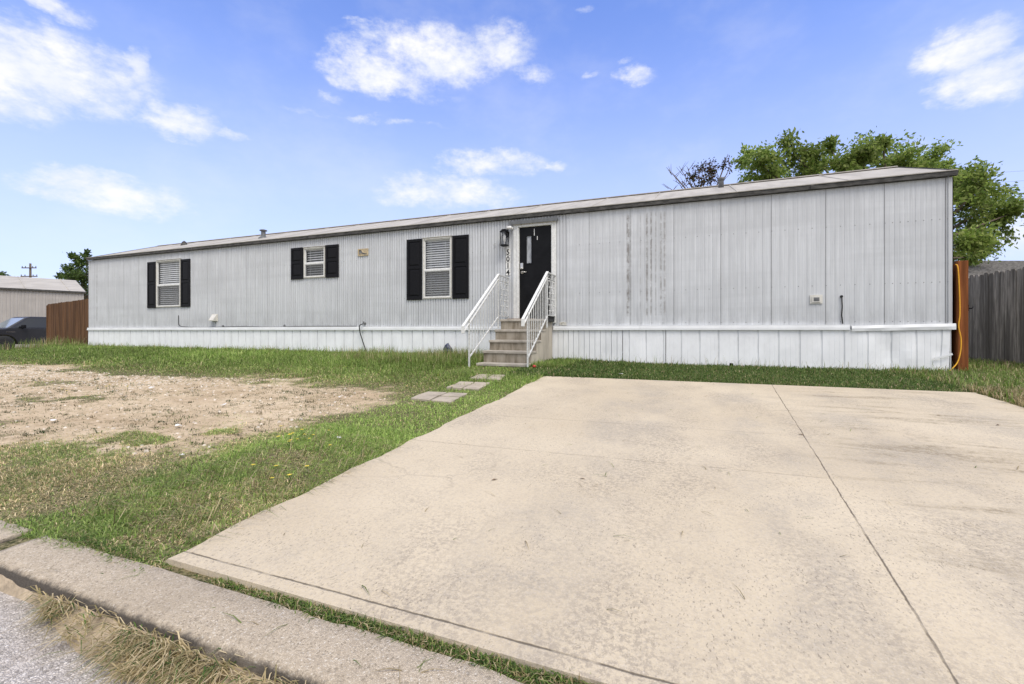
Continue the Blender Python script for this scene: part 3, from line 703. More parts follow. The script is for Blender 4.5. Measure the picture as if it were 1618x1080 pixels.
def gravel():
    mb = MB(); g = np.random.default_rng(21)
    n = 5200; x = g.uniform(-15, -3.2, n); y = g.uniform(-7.6, -4.1, n); k = (grass_density(x, y) < 0.55) & (g.random(n) < 0.15 + 1.1 * sstep(-6.2, -4.6, y) * sstep(-5, -9, x)); x, y = x[k], y[k]
    for a, b in zip(x, y):
        r = g.uniform(.006, .022); z = float(G(a, b)); t = g.uniform(0, 6.28)
        vs = [(a + r * math.cos(t + q * 1.2566) * g.uniform(.7, 1.2), b + r * math.sin(t + q * 1.2566) * g.uniform(.7, 1.2), z) for q in range(5)] + [(a + r * .55 * math.cos(t + q * 1.2566), b + r * .55 * math.sin(t + q * 1.2566), z + r * g.uniform(.4, .8)) for q in range(5)]
        mb.add(vs, [(5, 6, 7, 8, 9)] + [(q, (q + 1) % 5, 5 + (q + 1) % 5, 5 + q) for q in range(5)])
    tag(mb.build('gravel', simple('pale_gravel', (0.62, 0.55, 0.46), 0.9, 0.35, 30), fix=False), 'pale gravel scattered over the bare soil of the lawn', 'gravel', kind='stuff')
gravel()
# ------------------------------------------------------------------ the mobile home
XL, XR, YB = -20.21, 3.945, 4.7
ZS, ZE, ZR, YR = 0.78, 3.20, 4.13, 2.35
WIN = [(-16.403, -15.203, 1.455, 2.965), (-10.018, -9.272, 2.14, 2.962), (-6.167, -5.371, 1.468, 2.935)]
DOOR = (-3.64, -2.885, 0.95, 3.0)
home = thing('mobile_home', ((XL + XR) / 2, YB / 2, 0), 'long pale grey metal mobile home with white skirting and black shutters', 'mobile home')
OPEN = [(a + 0.01, b - 0.01, c + 0.01, d - 0.01) for a, b, c, d in WIN] + [(-3.76, -2.80, 0.86, 3.09)]
def build_front_wall():
    pitch = 0.85 / 12; mb = MB()
    cols = set()
    k0 = int((XL + 2.052) / pitch) - 1; k1 = int((XR + 2.052) / pitch) + 2
    prof = []
    for k in range(k0, k1):
        x = -2.052 + k * pitch
        dp = 0.011 if k % 2 else 0.014
        if x > -2.6: dp *= 0.32 if k % 2 else 0.1
        for dx, y in ((0.0, 0.0), (0.044, 0.0), (0.051, dp), (0.064, dp)): prof.append((x + dx, y))
    prof = [(x, y) for x, y in prof if XL < x < XR]
    prof = [(XL, 0.0)] + prof + [(XR, 0.0)]
    for a, b, c, d in OPEN:
        for e in (a, b): prof.append((e, 0.0))
    prof.sort()
    vs = []; fs = []
    for i in range(len(prof) - 1):
        (xa, ya), (xb, yb) = prof[i], prof[i + 1]
        if xb - xa < 1e-6: continue
        mid = (xa + xb) / 2; rngs = [(0.70, ZE)]
        for a, b, c, d in OPEN:
            if a < mid < b: rngs = [(0.70, c), (d, ZE)]
        for z0, z1 in rngs:
            o = len(vs); vs += [(xa, ya, z0), (xb, yb, z0), (xb, yb, z1), (xa, ya, z1)]; fs.append((o, o + 1, o + 2, o + 3))
    mb.add(vs, fs, 0)
    # overlapping sheet seams and the corner mould
    x = -2.052 - 0.85 * 21
    while x < XR - 0.03:
        segs = [(0.79, ZE)]
        for a, b, c, d in OPEN:
            if a - .05 < x < b + .05: segs = [(0.79, c - .06), (d + .06, ZE)]
        for z0, z1 in segs: sw = 0.003 if x > -2.7 else 0.0018; mb.box(x - sw, -0.0025, z0, x + sw, 0.004, z1, 1)
        x += 0.85
    mb.box(XR - 0.085, -0.008, 0.79, XR - 0.078, 0.0, ZE, 1)
    mb.box(XR - 0.05, -0.012, 0.79, XR + 0.012, -0.002, ZE, 0); mb.box(XR + 0.0005, -0.012, 0.79, XR + 0.012, 0.06, ZE, 0)
    mb.box(XL - 0.012, -0.012, 0.79, XL + 0.05, -0.002, ZE, 0)
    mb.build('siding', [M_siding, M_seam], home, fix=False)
    # other walls, floor and ceiling
    b = MB(); b.box(XL, YB - 0.06, 0.7, XR, YB, ZE); b.box(XL, 0.012, 0.7, XL + 0.06, YB - 0.06, ZE); b.box(XR - 0.06, 0.012, 0.7, XR, YB - 0.06, ZE)
    for xx in (XL, XR - 0.06):
        b.prism([(0.012, ZE), (YB, ZE), (YR, ZR - 0.05)], xx, xx + 0.06, 'x')
    b.build('end_wall', M_siding, home)
    b = MB(); b.box(XL + .06, 0.02, 0.70, XR - .06, YB - .07, 0.76); b.box(XL + .06, 0.02, 3.14, XR - .06, YB - .07, 3.18); b.box(XL + .06, 0.5, 0.76, XR - .06, 0.52, 3.14)
    b.build('interior', M_inside, home)
    # screw rows
    s = MB()
    random.seed(5)
    for zz in (0.835, 1.483, 2.52):
        x = XL + 0.1
        while x < XR - 0.02:
            if not any(a - .45 < x < b_ + .45 and c - .1 < zz < d + .1 for a, b_, c, d in OPEN) and (x > -2.6 or random.random() < .8):
                s.add([(x - .007, -.003, zz - .006), (x + .007, -.003, zz - .006), (x + .006, -.005, zz + .006), (x - .006, -.005, zz + .006)], [(0, 1, 2, 3)])
            x += 0.2125 if x < 3.05 else 0.105
    tag(s.build('screws', M_seam, home, fix=False), kind='stuff')
build_front_wall()

def build_roof():
    mb = MB(); x0, x1 = XL - 0.05, XR + 0.05; ye = -0.05; ze = 3.285
    th = 0.03
    prof = [(ye, ze), (YR, ZR), (YB + 0.05, ze), (YB + 0.05, ze - th), (YR, ZR - th - .01), (ye, ze - th)]
    mb.prism(prof, x0, x1, 'x')
    # standing laps running from eave to ridge
    x = x0 + 0.9; sl = (ZR - ze) / (YR - ye); k = 0
    while x < x1 - 0.3:
        mb.bar((x, ye + 0.01, ze + 0.004), (x, YR - 0.01, ZR + 0.003), 0.03, 0.014)
        x += 1.55 + 0.3 * math.sin(k * 2.1); k += 1
    mb.bar((x0, YR, ZR + 0.004), (x1, YR, ZR + 0.004), 0.16, 0.02)
    roof = mb.build('roof', M_roof, home)
    d = MB(); d.box(x0, -0.062, 3.212, x1, -0.052, 3.286); d.box(x0, -0.070, 3.205, x1, -0.006, 3.2115)
    lip = MB().box(x0, -0.074, 3.2865, x1, -0.045, 3.301); lip.build('eave_lip', M_roof, roof)
    for xx in (1.95, -7.4, -14.6): d.box(xx, -0.078, 3.204, xx + 0.05, -0.0705, 3.284)
    d.build('eave_rail', M_drip, roof, 0.004)
    for xx in (x0 - 0.012, x1):
        g = MB(); g.bar((xx + .006, ye, ze - 0.02), (xx + .006, YR, ZR - 0.02), 0.012, 0.07); g.bar((xx + .006, YR, ZR - 0.02), (xx + .006, YB + .05, ze - 0.02), 0.012, 0.07)
        g.build('rake_trim', M_drip, roof)
    rz = lambda y: ze + sl * (y - ye)
    v = MB().lathe([(0.085, rz(1.0) - .05), (0.07, rz(1.0) + 0.04), (0.065, rz(1.0) + 0.20), (0.065, rz(1.0) + 0.21)], (-12.79, 1.0, 0)); v.lathe([(0.065, rz(1) + .212), (0.11, rz(1) + .215), (0.11, rz(1) + 0.245), (0.03, rz(1) + .27)], (-12.79, 1.0, 0)); v.lathe([(0.15, rz(1) - .06), (0.15, rz(1) - .02), (0.09, rz(1) + .035)], (-12.79, 1.0, 0))
    v.build('vent_pipe', M_grey, roof)
    v = MB().lathe([(0.06, rz(1.9) - .05), (0.055, rz(1.9) + .18), (0.055, rz(1.9) + .2)], (0.6, 1.9, 0)); v.lathe([(0.075, rz(1.9) + .16), (0.075, rz(1.9) + .22), (0.06, rz(1.9) + .225)], (0.6, 1.9, 0))
    v.build('vent_pipe', M_grey, roof)
    v = MB().lathe([(0.12, rz(1.5) - .06), (0.10, rz(1.5) + .03), (0.07, rz(1.5) + .1), (0.02, rz(1.5) + .15)], (-17.4, 1.5, 0)); v.build('roof_vent', M_drip, roof)
    return roof
build_roof()

def build_skirting():
    mb = MB(); prof = []; random.seed(12)
    x = XL
    while x < XR + 0.01:
        d = 0.020 if x < -1.4 else 0.008
        dense = -2.8 < x < -1.35
        p = 0.115 if dense else 0.305 if x < -4 else 0.335
        for f, y in ((0, 0), (0.03, d), (0.07, d), (0.10, 0), (0.36, 0.0), (0.375, 0.004), (0.39, 0.0), (0.60, 0.0), (0.615, 0.004), (0.63, 0), (0.82, 0), (0.835, .004), (0.85, 0)):
            if x + f * p < XR + .012: prof.append((x + f * p, -0.03 + y))
        x += p
    gaps = [(-1.356, -1.343), (-0.512, -0.499)]
    prof = sorted([q for q in prof if not any(a - .004 < q[0] < b + .004 for a, b in gaps)] + [(e, -0.03) for ab in gaps for e in ab])
    vs = []; fs = []; NZ = 7
    def dent(x, z):
        d = 0.012 * (float(fbm(x * 1.0, z * 2, 1.1)) - .5) * (1 if x > -4 else 0.6)
        for cx, cz, r, a in ((3.12, .42, .14, .045), (3.38, .30, .12, -.03), (2.78, .5, .12, -.03), (3.8, .28, .1, .03), (3.62, .55, .1, .02), (-5.3, .5, .12, .03), (-8.0, .6, .25, .02), (-1.1, .2, .2, -.02), (-1.75, .3, .12, .02)):
            d += a * math.exp(-((x - cx) / r) ** 2 - ((z - cz) / (r * 1.9)) ** 2)
        return d
    for i, (x, y) in enumerate(prof):
        zb = -0.03
        if x > -2.8 and random.random() < 0.07: zb = 0.05 + 0.05 * random.random()
        for k in range(NZ):
            z = zb + (0.70 - zb) * k / (NZ - 1); sx = -0.02 * (0.7 - z) / 0.7 if x > 3.8 else 0
            vs.append((x + sx, y + dent(x, z) * (1 - k / (NZ - 1)), z))
    mis = []
    for i in range(len(prof) - 1):
        m = (prof[i][0] + prof[i + 1][0]) / 2
        if any(a < m < b for a, b in gaps): continue
        if -3.86 < m < -2.83: continue
        for k in range(NZ - 1):
            a = i * NZ + k; fs.append((a, a + NZ, a + NZ + 1, a + 1)); mis.append(1 if prof[i][1] > -0.024 or prof[i + 1][1] > -0.024 else 0)
    mb.add(vs, fs, 0); mb.mi = mis
    sk = mb.build('skirting', [M_skirt, M_skirtg], home, fix=False)
    b = MB(); b.box(XL + .02, YB - .03, -.05, XR, YB, .7); b.box(XL, 0.0, -.05, XL + .02, YB, .7); b.box(XR - .02, 0.02, -.05, XR, YB, .7); b.build('end_skirting', M_skirt, home)
    # cap rail: butted lengths, the last one bent and slipping
    t = MB()
    for a, b_ in ((XL - .012, -12.6), (-12.595, -9.05), (-9.045, -3.86), (-2.83, -1.0), (-0.997, 2.54)):
        t.box(a, -0.066, 0.692, b_, -0.004, 0.742); t.box(a, -0.054, 0.7425, b_, -0.004, 0.785)
    vs = []; fs = []; n = 24
    for i in range(n + 1):
        x = 2.565 + (XR + 0.03 - 2.565) * i / n
        s = 0.008 * math.sin(i * .45) * (i / n); q = 0.002 * math.sin(i * 0.8)
        z0 = 0.668 + 0.03 * i / n; z1 = 0.765 + 0.035 * i / n + s * .3
        vs += [(x, -0.058 - q, z0), (x, -0.066 + q - s * .6, (z0 + z1) / 2), (x, -0.052 - q, z1), (x, -0.004, z1)]
    for i in range(n):
        for k in range(3): a = i * 4 + k; fs.append((a, a + 4, a + 5, a + 1))
    t.add(vs, fs)
    t.bar((3.70, -0.055, 0.22), (3.92, -0.075, 0.30), 0.012, 0.03)
    t.build('skirting_rail', M_trim, home)
build_skirting()

def build_window(x0, x1, z0, z1, slat_tilt):
    f = MB(); w = 0.026; y0, y1 = -0.032, 0.05
    f.box(x0, y0, z0, x1, y1, z0 + w); f.box(x0, y0, z1 - w, x1, y1, z1); f.box(x0, y0 + .001, z0 + w, x0 + w, y1, z1 - w); f.box(x1 - w, y0 + .001, z0 + w, x1, y1, z1 - w)
    f.box(x0 - .02, -0.012, z0 - .02, x1 + .02, -0.003, z0 - .0005); f.box(x0 - .02, -0.012, z1 + .0005, x1 + .02, -0.003, z1 + .02)
    f.box(x0 - .025, -0.045, z1 + .012, x1 + .025, -0.0125, z1 + .022)
    win = f.build('window', M_cream, home, 0.003)
    zm = z0 + (z1 - z0) * 0.465
    s = MB(); w2 = 0.028; a, b = x0 + w + .001, x1 - w - .001
    s.box(a, -0.022, zm - .02, b, 0.018, zm + .018)
    for lo, hi, yy in ((z0 + w, zm - .0205, 0.0), (zm + .0185, z1 - w, 0.008)):
        s.box(a, yy - .018, lo, a + w2, yy + .018, hi); s.box(b - w2, yy - .018, lo, b, yy + .018, hi)
        s.box(a + w2, yy - .017, lo, b - w2, yy + .017, lo + .022); s.box(a + w2, yy - .017, hi - .02, b - w2, yy + .017, hi)
    s.build('sash', M_white, win, 0.002)
    p = MB()
    for yy, lo, hi in ((0.012, zm, z1 - w - .01), (0.005, z0 + w + .01, zm)): p.add([(a + w2 - .004, yy, lo), (b - w2 + .004, yy, lo), (b - w2 + .004, yy, hi), (a + w2 - .004, yy, hi)], [(0, 1, 2, 3)])
    p.build('pane', M_glass, win, fix=False)
    sc = MB(); sc.add([(a + w2, -0.02, z0 + w + .02), (b - w2, -0.02, z0 + w + .02), (b - w2, -0.02, zm - .02), (a + w2, -0.02, zm - .02)], [(0, 1, 2, 3)])
    sc.build('insect_screen', M_screen, win, fix=False)
    bl = MB(); z = z0 + w + 0.03; pitch = 0.056 if x0 > -9 else 0.064
    while z < z1 - w - .03:
        M = Matrix.Translation((0, 0.075, z)) @ Matrix.Rotation(R(slat_tilt + random.uniform(-3, 3)), 4, 'X')
        bl.box(a + .012, -0.025, -0.0015, b - .012, 0.025, 0.0015, 0, M); z += pitch
    bl.box(a + .012, 0.06, z1 - w - .035, b - .012, 0.095, z1 - w - .002)
    for q in (0.22, 0.78): bl.box(a + (b - a) * q - .003, 0.044, z0 + w + .02, a + (b - a) * q + .003, 0.047, z1 - w)
    bl.build('blind', M_blind, win)
    bk = MB(); bk.box(a, 0.14, z0 + w, b, 0.15, z1 - w); bk.build('curtain', M_curtain, win)
def mat_screen():
    m, n, b = new_mat('insect_screen')
    t = n.node('ShaderNodeBsdfTransparent'); d = n.node('ShaderNodeBsdfDiffuse'); d.inputs[0].default_value = (0.16, 0.16, 0.16, 1)
    mx = n.node('ShaderNodeMixShader'); mx.inputs[0].default_value = 0.38
    n.l.new(t.outputs[0], mx.inputs[1]); n.l.new(d.outputs[0], mx.inputs[2]); n.l.new(mx.outputs[0], m.node_tree.nodes['Material Output'].inputs[0])
    return m
M_screen = mat_screen()
M_curtain = simple('pale_curtain', (0.22, 0.22, 0.21), 0.9, 0.4, 2.5, stretch=(3, 1, .5))
build_window(*WIN[0], 56); build_window(*WIN[1], 36); build_window(*WIN[2], 46)

def shutter(x0, x1, z0, z1):
    s = MB(); y0, y1 = -0.030, -0.003; w = 0.055; mid = z0 + (z1 - z0) * 0.53
    s.box(x0, y0, z0, x0 + w, y1, z1); s.box(x1 - w, y0, z0, x1, y1, z1)
    for a, b in ((z0, z0 + w * 1.5), (mid - w * .6, mid + w * .6), (z1 - w * 1.2, z1)): s.box(x0 + w, y0 + .0005, a, x1 - w, y1, b)
    for a, b in ((z0 + w * 1.5, mid - w * .6), (mid + w * .6, z1 - w * 1.2)):
        s.box(x0 + w, y0 + .016, a, x1 - w, y1, b)
        xa, xb, za, zb = x0 + w + .022, x1 - w - .022, a + .022, b - .022; yy = y0 + .016; yt = y0 + .004; q = .022
        s.add([(xa, yy, za), (xb, yy, za), (xb, yy, zb), (xa, yy, zb), (xa + q, yt, za + q), (xb - q, yt, za + q), (xb - q, yt, zb - q), (xa + q, yt, zb - q)],
              [(0, 1, 5, 4), (1, 2, 6, 5), (2, 3, 7, 6), (3, 0, 4, 7), (4, 5, 6, 7)])
    s.build('shutter', M_black, home, 0.002)
for a, b, c, d in ((-16.863, -16.428, 1.43, 2.95), (-15.18, -14.745, 1.43, 2.95), (-10.49, -10.045, 2.11, 2.99), (-9.245, -8.80, 2.11, 2.99), (-6.635, -6.20, 1.44, 2.945), (-5.345, -4.91, 1.44, 2.945)):
    shutter(a, b, c, d)

def build_door():
    x0, x1, z0, z1 = DOOR
    f = MB()
    f.box(x0 - .135, -0.03, z0 - .10, x0, 0.04, z1); f.box(x1, -0.03, z0 - .10, x1 + .105, 0.04, z1); f.box(x0 - .135, -0.031, z1, x1 + .105, 0.04, z1 + .085)
    f.box(x0 - .05, -0.042, z0 - .04, x0 - .012, -0.0305, z1 + .03); f.box(x1 + .012, -0.042, z0 - .04, x1 + .05, -0.0305, z1 + .03); f.box(x0 - .0115, -0.042, z1 + .01, x1 + .0115, -0.0315, z1 + .04)
    fr = f.build('door_frame', M_white, home, 0.003)
    c = MB(); c.box(x0 - .21, -0.085, z1 + .088, x1 + .155, -0.004, z1 + .135); c.box(x0 - .21, -0.092, z1 + .062, x1 + .155, -0.0855, z1 + .138); c.build('drip_cap', M_grey, fr, 0.002)
    t = MB(); t.box(x0, -0.05, z0 - .06, x1, 0.05, z0 - .012); t.build('threshold', M_grey, fr)
    d = MB(); y0, y1 = 0.012, 0.05
    wx0, wx1, wz0, wz1 = -3.47, -3.355, 2.19, 2.80
    d.box(x0 + .003, y0, z0 - .01, wx0, y1, z1 - .003); d.box(wx1, y0, z0 - .01, x1 - .003, y1, z1 - .003); d.box(wx0, y0, z0 - .01, wx1, y1, wz0); d.box(wx0, y0, wz1, wx1, y1, z1 - .003)
    dr = d.build('door', M_door, home)
    w = MB(); q = .018
    w.box(wx0 - q, y0 - .012, wz0 - q, wx0, y0 - .0005, wz1 + q); w.box(wx1, y0 - .012, wz0 - q, wx1 + q, y0 - .0005, wz1 + q); w.box(wx0, y0 - .012, wz0 - q, wx1, y0 - .0005, wz0); w.box(wx0, y0 - .012, wz1, wx1, y0 - .0005, wz1 + q)
    w.build('window_frame', M_door, dr)
    w = MB(); w.box(wx0, y0 + .012, wz0, wx1, y0 + .016, wz1); w.build('window_pane', simple('frosted_pane', (0.36, 0.37, 0.38), 0.12, 0.35, 5.0, stretch=(6, 1, 1)), dr)
    l = MB(); l.box(-3.615, y0 - .03, 2.06, -3.545, y0 - .0005, 2.20); l.lathe([(0.024, 0), (0.024, -.012), (0.012, -.016)], (-3.58, y0 - .0305, 2.085), 'y', 14); l.build('keypad_lock', M_nickel, dr, 0.008)
    h = MB().lathe([(0.036, 0), (0.036, -.012), (0.014, -.014), (0.014, -.05)], (-3.575, y0 - .0005, 1.99), 'y', 16); h.tube([(-3.575, y0 - .05, 1.99), (-3.53, y0 - .055, 1.992), (-3.46, y0 - .05, 1.985)], [.013, .012, .009], 8); h.build('door_handle', M_nickel, dr)
    k = MB(); k.box(-3.295, y0 - .008, 2.80, -3.280, y0 - .0005, 2.95); k.box(-3.224, y0 - .008, 2.70, -3.210, y0 - .0005, 2.78); k.build('door_hook', M_white, dr)
build_door()

def build_fittings():
    # exhaust hood, broken vent cover, outlet box
    v = MB(); v.prism([(0.0, 1.17), (-0.03, 1.17), (-0.14, 1.0), (-0.14, 0.975), (0.0, 0.975)], -13.72, -13.52, 'x'); v.box(-13.76, -0.012, 0.96, -13.48, -0.004, 1.19); v.build('vent_hood', M_cream, home, 0.004)
    v = MB(); x0, x1, z0, z1 = -8.16, -7.83, 2.63, 2.815
    v.box(x0, -0.022, z0, x1, -0.003, z0 + .03); v.box(x0, -0.022, z1 - .03, x1, -0.003, z1); v.box(x0, -0.0215, z0 + .03, x0 + .03, -0.003, z1 - .03); v.box(x1 - .04, -0.0215, z0 + .03, x1, -0.003, z1 - .03)
    v.add([(x0 + .11, -.02, z1 - .03), (x1 - .04, -.02, z1 - .03), (x1 - .04, -.018, z0 + .05), (x0 + .16, -.028, z0 + .085)], [(0, 1, 2, 3)]); v.add([(x0 + .03, -.02, z0 + .03), (x0 + .2, -.02, z0 + .03), (x0 + .12, -.03, z0 + .07)], [(0, 1, 2)])
    v.box(x0 + .03, -0.004, z0 + .03, x1 - .04, -0.0025, z1 - .03, 1)
    tag(v.build('vent_cover', [M_ventb, M_seam], home), 'broken yellowed vent cover')
    v = MB(); v.box(1.955, -0.02, 1.165, 2.145, -0.0005, 1.32); v.box(1.985, -0.032, 1.19, 2.115, -0.0205, 1.295); v.box(2.005, -0.0335, 1.205, 2.095, -0.0325, 1.275, 1); v.box(2.02, -0.04, 1.225, 2.08, -0.034, 1.26, 2)
    v.build('outlet_box', [M_cream, M_seam, M_grey], home, 0.004)
    v = MB(); v.box(-2.70, -0.02, 0.80, -2.55, -0.003, 0.865); v.tube([(-2.66, -.03, .80), (-2.64, -.04, .86), (-2.6, -.03, .87)], .008, 6); v.build('cable_clip', M_cream, home)
    for x in (-13.25, -10.75): MB().lathe([(0.035, 0), (0.03, -.02), (0.015, -.03)], (x, -.003, .82), 'y', 10).build('service_cap', M_grey, home)
build_fittings()

# lantern, camera, house numbers
def build_lantern():
    t = thing('wall_lantern', (-3.955, -0.02, 2.58), 'black wall lantern with clear glass sides left of the front door', 'lantern')
    cx, cy = -3.955, -0.115
    b = MB(); b.box(cx - .05, -0.022, 2.80, cx + .05, -0.004, 2.98); b.box(cx - .012, cy, 2.955, cx + .012, -0.022, 2.975); b.build('back_plate', M_black, t, 0.003)
    f = MB(); r = .075
    for sx in (-1, 1):
        for sy in (-1, 1): f.bar((cx + sx * r * .82, cy + sy * r * .82, 2.61), (cx + sx * r, cy + sy * r, 2.90), .014, .014)
    f.box(cx - .075, cy - .075, 2.59, cx + .075, cy + .075, 2.615); f.box(cx - .085, cy - .085, 2.90, cx + .085, cy + .085, 2.915); f.prism([(cx - .085, 2.9155), (cx + .085, 2.9155), (cx + .04, 2.965), (cx - .04, 2.965)], cy - .06, cy + .06, 'y'); f.build('cage', M_black, t)
    g = MB(); g.box(cx - .058, cy - .058, 2.617, cx + .058, cy + .058, 2.898); g.build('glass', M_bulbglass, t)
    l = MB().lathe([(0.012, 2.62), (0.016, 2.68), (0.036, 2.73), (0.036, 2.80), (0.012, 2.86)], (cx, cy, 0), n=12); l.build('bulb', M_num, t)
build_lantern()
def build_camera():
    t = thing('security_camera', (-3.80, -0.05, 2.98), 'small white security camera beside the lantern above the door corner', 'camera')
    MB().lathe([(0.03, 0), (0.03, -.02), (0.012, -.025), (.012, -.06)], (-3.80, -0.044, 2.99), 'y', 14).build('bracket', M_num, t)
    MB().lathe([(0.02, -3.90), (.034, -3.895), (0.036, -3.80), (0.03, -3.785)], (0, -0.125, 2.99), 'x', 16).build('housing', M_num, t)
    MB().lathe([(0.022, -3.904), (.024, -3.9005)], (0, -0.125, 2.99), 'x', 14).build('lens', M_black, t)
build_camera()
def text_mesh(ch, size, x, y, z, mat, name, parent=None, depth=0.003, bold=0.0):
    cu = bpy.data.curves.new('glyph', 'FONT'); cu.body = ch; cu.size = size; cu.extrude = depth; cu.align_x = 'CENTER'; cu.offset = bold
    tmp = bpy.data.objects.new('glyph', cu); COL.objects.link(tmp)
    dg = bpy.context.evaluated_depsgraph_get(); me = bpy.data.meshes.new_from_object(tmp.evaluated_get(dg))
    bpy.data.objects.remove(tmp); M = Matrix.Translation((x, y, z)) @ Matrix.Rotation(R(90), 4, 'X')
    if parent is not None: M = org(parent).inverted() @ M
    me.transform(M); me.materials.clear(); me.materials.append(mat); me.name = name
    o = bpy.data.objects.new(name, me); COL.objects.link(o); o.parent = parent
    return o
for ch, zc, lab in (('5', 2.468, 'white tile with the black numeral 5, topmost in the column beside the door'), ('0', 2.312, 'white tile with the black numeral 0, just under the tile reading 5'), ('1', 2.160, 'white tile with the black numeral 1, between tiles 0 and 4'), ('4', 2.008, 'white tile with the black numeral 4, lowest in the column beside the door')):
    t = thing('number_tile', (-3.912, 0, zc), lab, 'house number', 'house number tiles')
    b = MB(); b.box(-3.966, -0.016, zc - .071, -3.858, -0.003, zc + .071); b.build('tile', M_num, t, 0.003)
    text_mesh(ch, 0.165, -3.912, -0.0165, zc - .058, M_ink, 'numeral', t, 0.002, 0.005)
for i, ch in enumerate('50'):
    text_mesh(ch, 0.155, -4.245 + .135 * i, -0.0022, 2.585, M_ghost, 'faded_numeral', home, 0.0012)

# ------------------------------------------------------------------ steps, railings
def build_steps():
    X0, X1 = -3.86, -2.835; ys = [-1.75 + .29 * k for k in range(5)]; zs = [0.06, 0.285, 0.49, 0.705, 0.925]
    t = thing('concrete_steps', (-3.35, -0.9, 0), 'weathered concrete front steps leading up to the black door', 'steps')
    prof = [(-1.75, -0.12)]
    for k in range(5):
        prof.append((ys[k] + .012, zs[k] - .05)); 
        if k < 4: prof.append((ys[k + 1] + .012, zs[k] - .05))
    prof[0] = (-1.738, -0.12); prof += [(-0.07, zs[4] - .05), (-0.07, -0.12)]
    blk = MB().prism(prof, X0 + .01, X1 - .01, 'x').build('step_block', [M_step, M_stepside], t, 0.006)
    for p in blk.data.polygons:
        if abs(p.normal.x) > 0.9: p.material_index = 1
    for k in range(5):
        y1 = ys[k + 1] + .011 if k < 4 else -0.065
        MB().box(X0, ys[k] - .012, zs[k] - .0495, X1, y1, zs[k]).build('tread', M_tread, t, 0.008)
    m = thing('door_mat', (-3.3, -0.3, 0.925), 'flat brown doormat lying on the top landing', 'doormat')
    MB().box(-3.75, -0.50, 0.9265, -3.12, -0.10, 0.939).build('mat', simple('brown_mat', (0.16, 0.085, 0.05), 0.95, 0.3, 40, bump=.4), m, 0.004)
    r = thing('rubber_mat', (-2.9, -0.25, 0.925), 'folded black rubber mat on the right edge of the landing', 'mat')
    b = MB(); b.box(-3.05, -0.52, 0.928, -2.79, -0.09, 0.958); b.box(-3.03, -0.50, 0.9585, -2.775, -0.12, 0.985); b.box(-2.825, -0.50, 0.86, -2.785, -0.12, 0.927)
    b.build('mat', M_rubber, r, 0.012)
build_steps()
def railing(x, yb, label, side):
    t = thing('stair_railing', (x, -1.0, 0), label, 'railing', 'white railings of the front steps')
    yt = -0.60; zt = 1.885; ye = yb - 0.26; sl = (1.885 - 0.775) / (-0.60 - -2.2)
    H = lambda y: zt + sl * (y - yt)
    h = MB(); h.bar((x, ye, H(ye)), (x, yt + .02, H(yt + .02)), .052, .024); h.bar((x, ye + .01, H(ye) - .115), (x, yt - .005, H(yt) - .10), .03, .022)
    h.box(x - .03, ye - .004, H(ye) - .125, x + .03, ye + .024, H(ye) + .016); h.build('handrail', M_white, t, 0.005)
    g = MB().box(x - .031, ye + .0005, H(ye) - .124, x + .031, ye + .05, H(ye) - .012); 
    p = MB(); p.box(x - .014, yb - .014, -0.12, x + .014, yb + .014, H(yb) - .01); p.build('post', M_rail, t, 0.002)
    p = MB(); p.box(x - .014, yt - .014, 0.74, x + .014, yt + .014, H(yt) - .005); p.build('post', M_rail, t, 0.002)
    s = MB(); S = lambda y: 0.175 + (0.80) * (y - yb) / (yt - yb)
    s.bar((x, yb, S(yb)), (x, yt, S(yt)), .026, .02); s.build('stringer', M_rail, t)
    n = 10
    for k in range(1, n + 1):
        y = yb + (yt - yb) * k / (n + 1)
        MB().box(x - .0065, y - .0065, S(y), x + .0065, y + .0065, H(y) - .10).build('baluster', M_rail, t)
    # short landing panel with curled ironwork
    l = MB(); yw = -0.035
    l.bar((x, yt, zt - .005), (x, yw, zt - .005), .045, .022); l.bar((x, yt, zt - .12), (x, yw, zt - .12), .022, .016); l.bar((x, yt, 1.0), (x, yw, 1.0), .024, .018); l.box(x - .012, yw - .012, 0.93, x + .012, yw + .012, zt - .017)
    l.build('landing_rail', M_rail, t)
    sc = MB()
    for j, yy in enumerate((-0.45, -0.27, -0.13)):
        pts = []; 
        for i in range(25):
            u = i / 24; z = 1.01 + (zt - .13 - 1.01) * u
            pts.append((x, yy + .028 * math.sin(u * 4 * math.pi + j * 2) * (1 if j != 2 else .5), z))
        sc.tube(pts, .0055, 6)
        for i in range(2, 24, 4):
            p_ = pts[i]; sc.tube([p_, (p_[0] + .004, p_[1] + .018, p_[2] + .03), (p_[0], p_[1] + .026, p_[2] + .008)], [.006, .009, .003], 5)
            sc.tube([p_, (p_[0] - .004, p_[1] - .018, p_[2] + .03), (p_[0], p_[1] - .026, p_[2] + .008)], [.006, .009, .003], 5)
    for j in range(3):
        yy = -0.47 + .16 * j; sc.tube([(x, yy + .03 * math.cos(a), zt - .063 + .03 * math.sin(a)) for a in np.linspace(0, 5.5, 10)], .006, 5)
    sc.build('scrollwork', M_rail, t)
    for yy in (-0.36, -0.20): MB().box(x - .006, yy - .006, 1.01, x + .006, yy + .006, zt - .128).build('baluster', M_rail, t)
railing(-3.90, -1.97, 'white metal handrail with balusters on the left side of the steps, by the window', -1)
railing(-2.80, -1.79, 'white metal handrail on the right side of the steps, in front of the black door', 1)

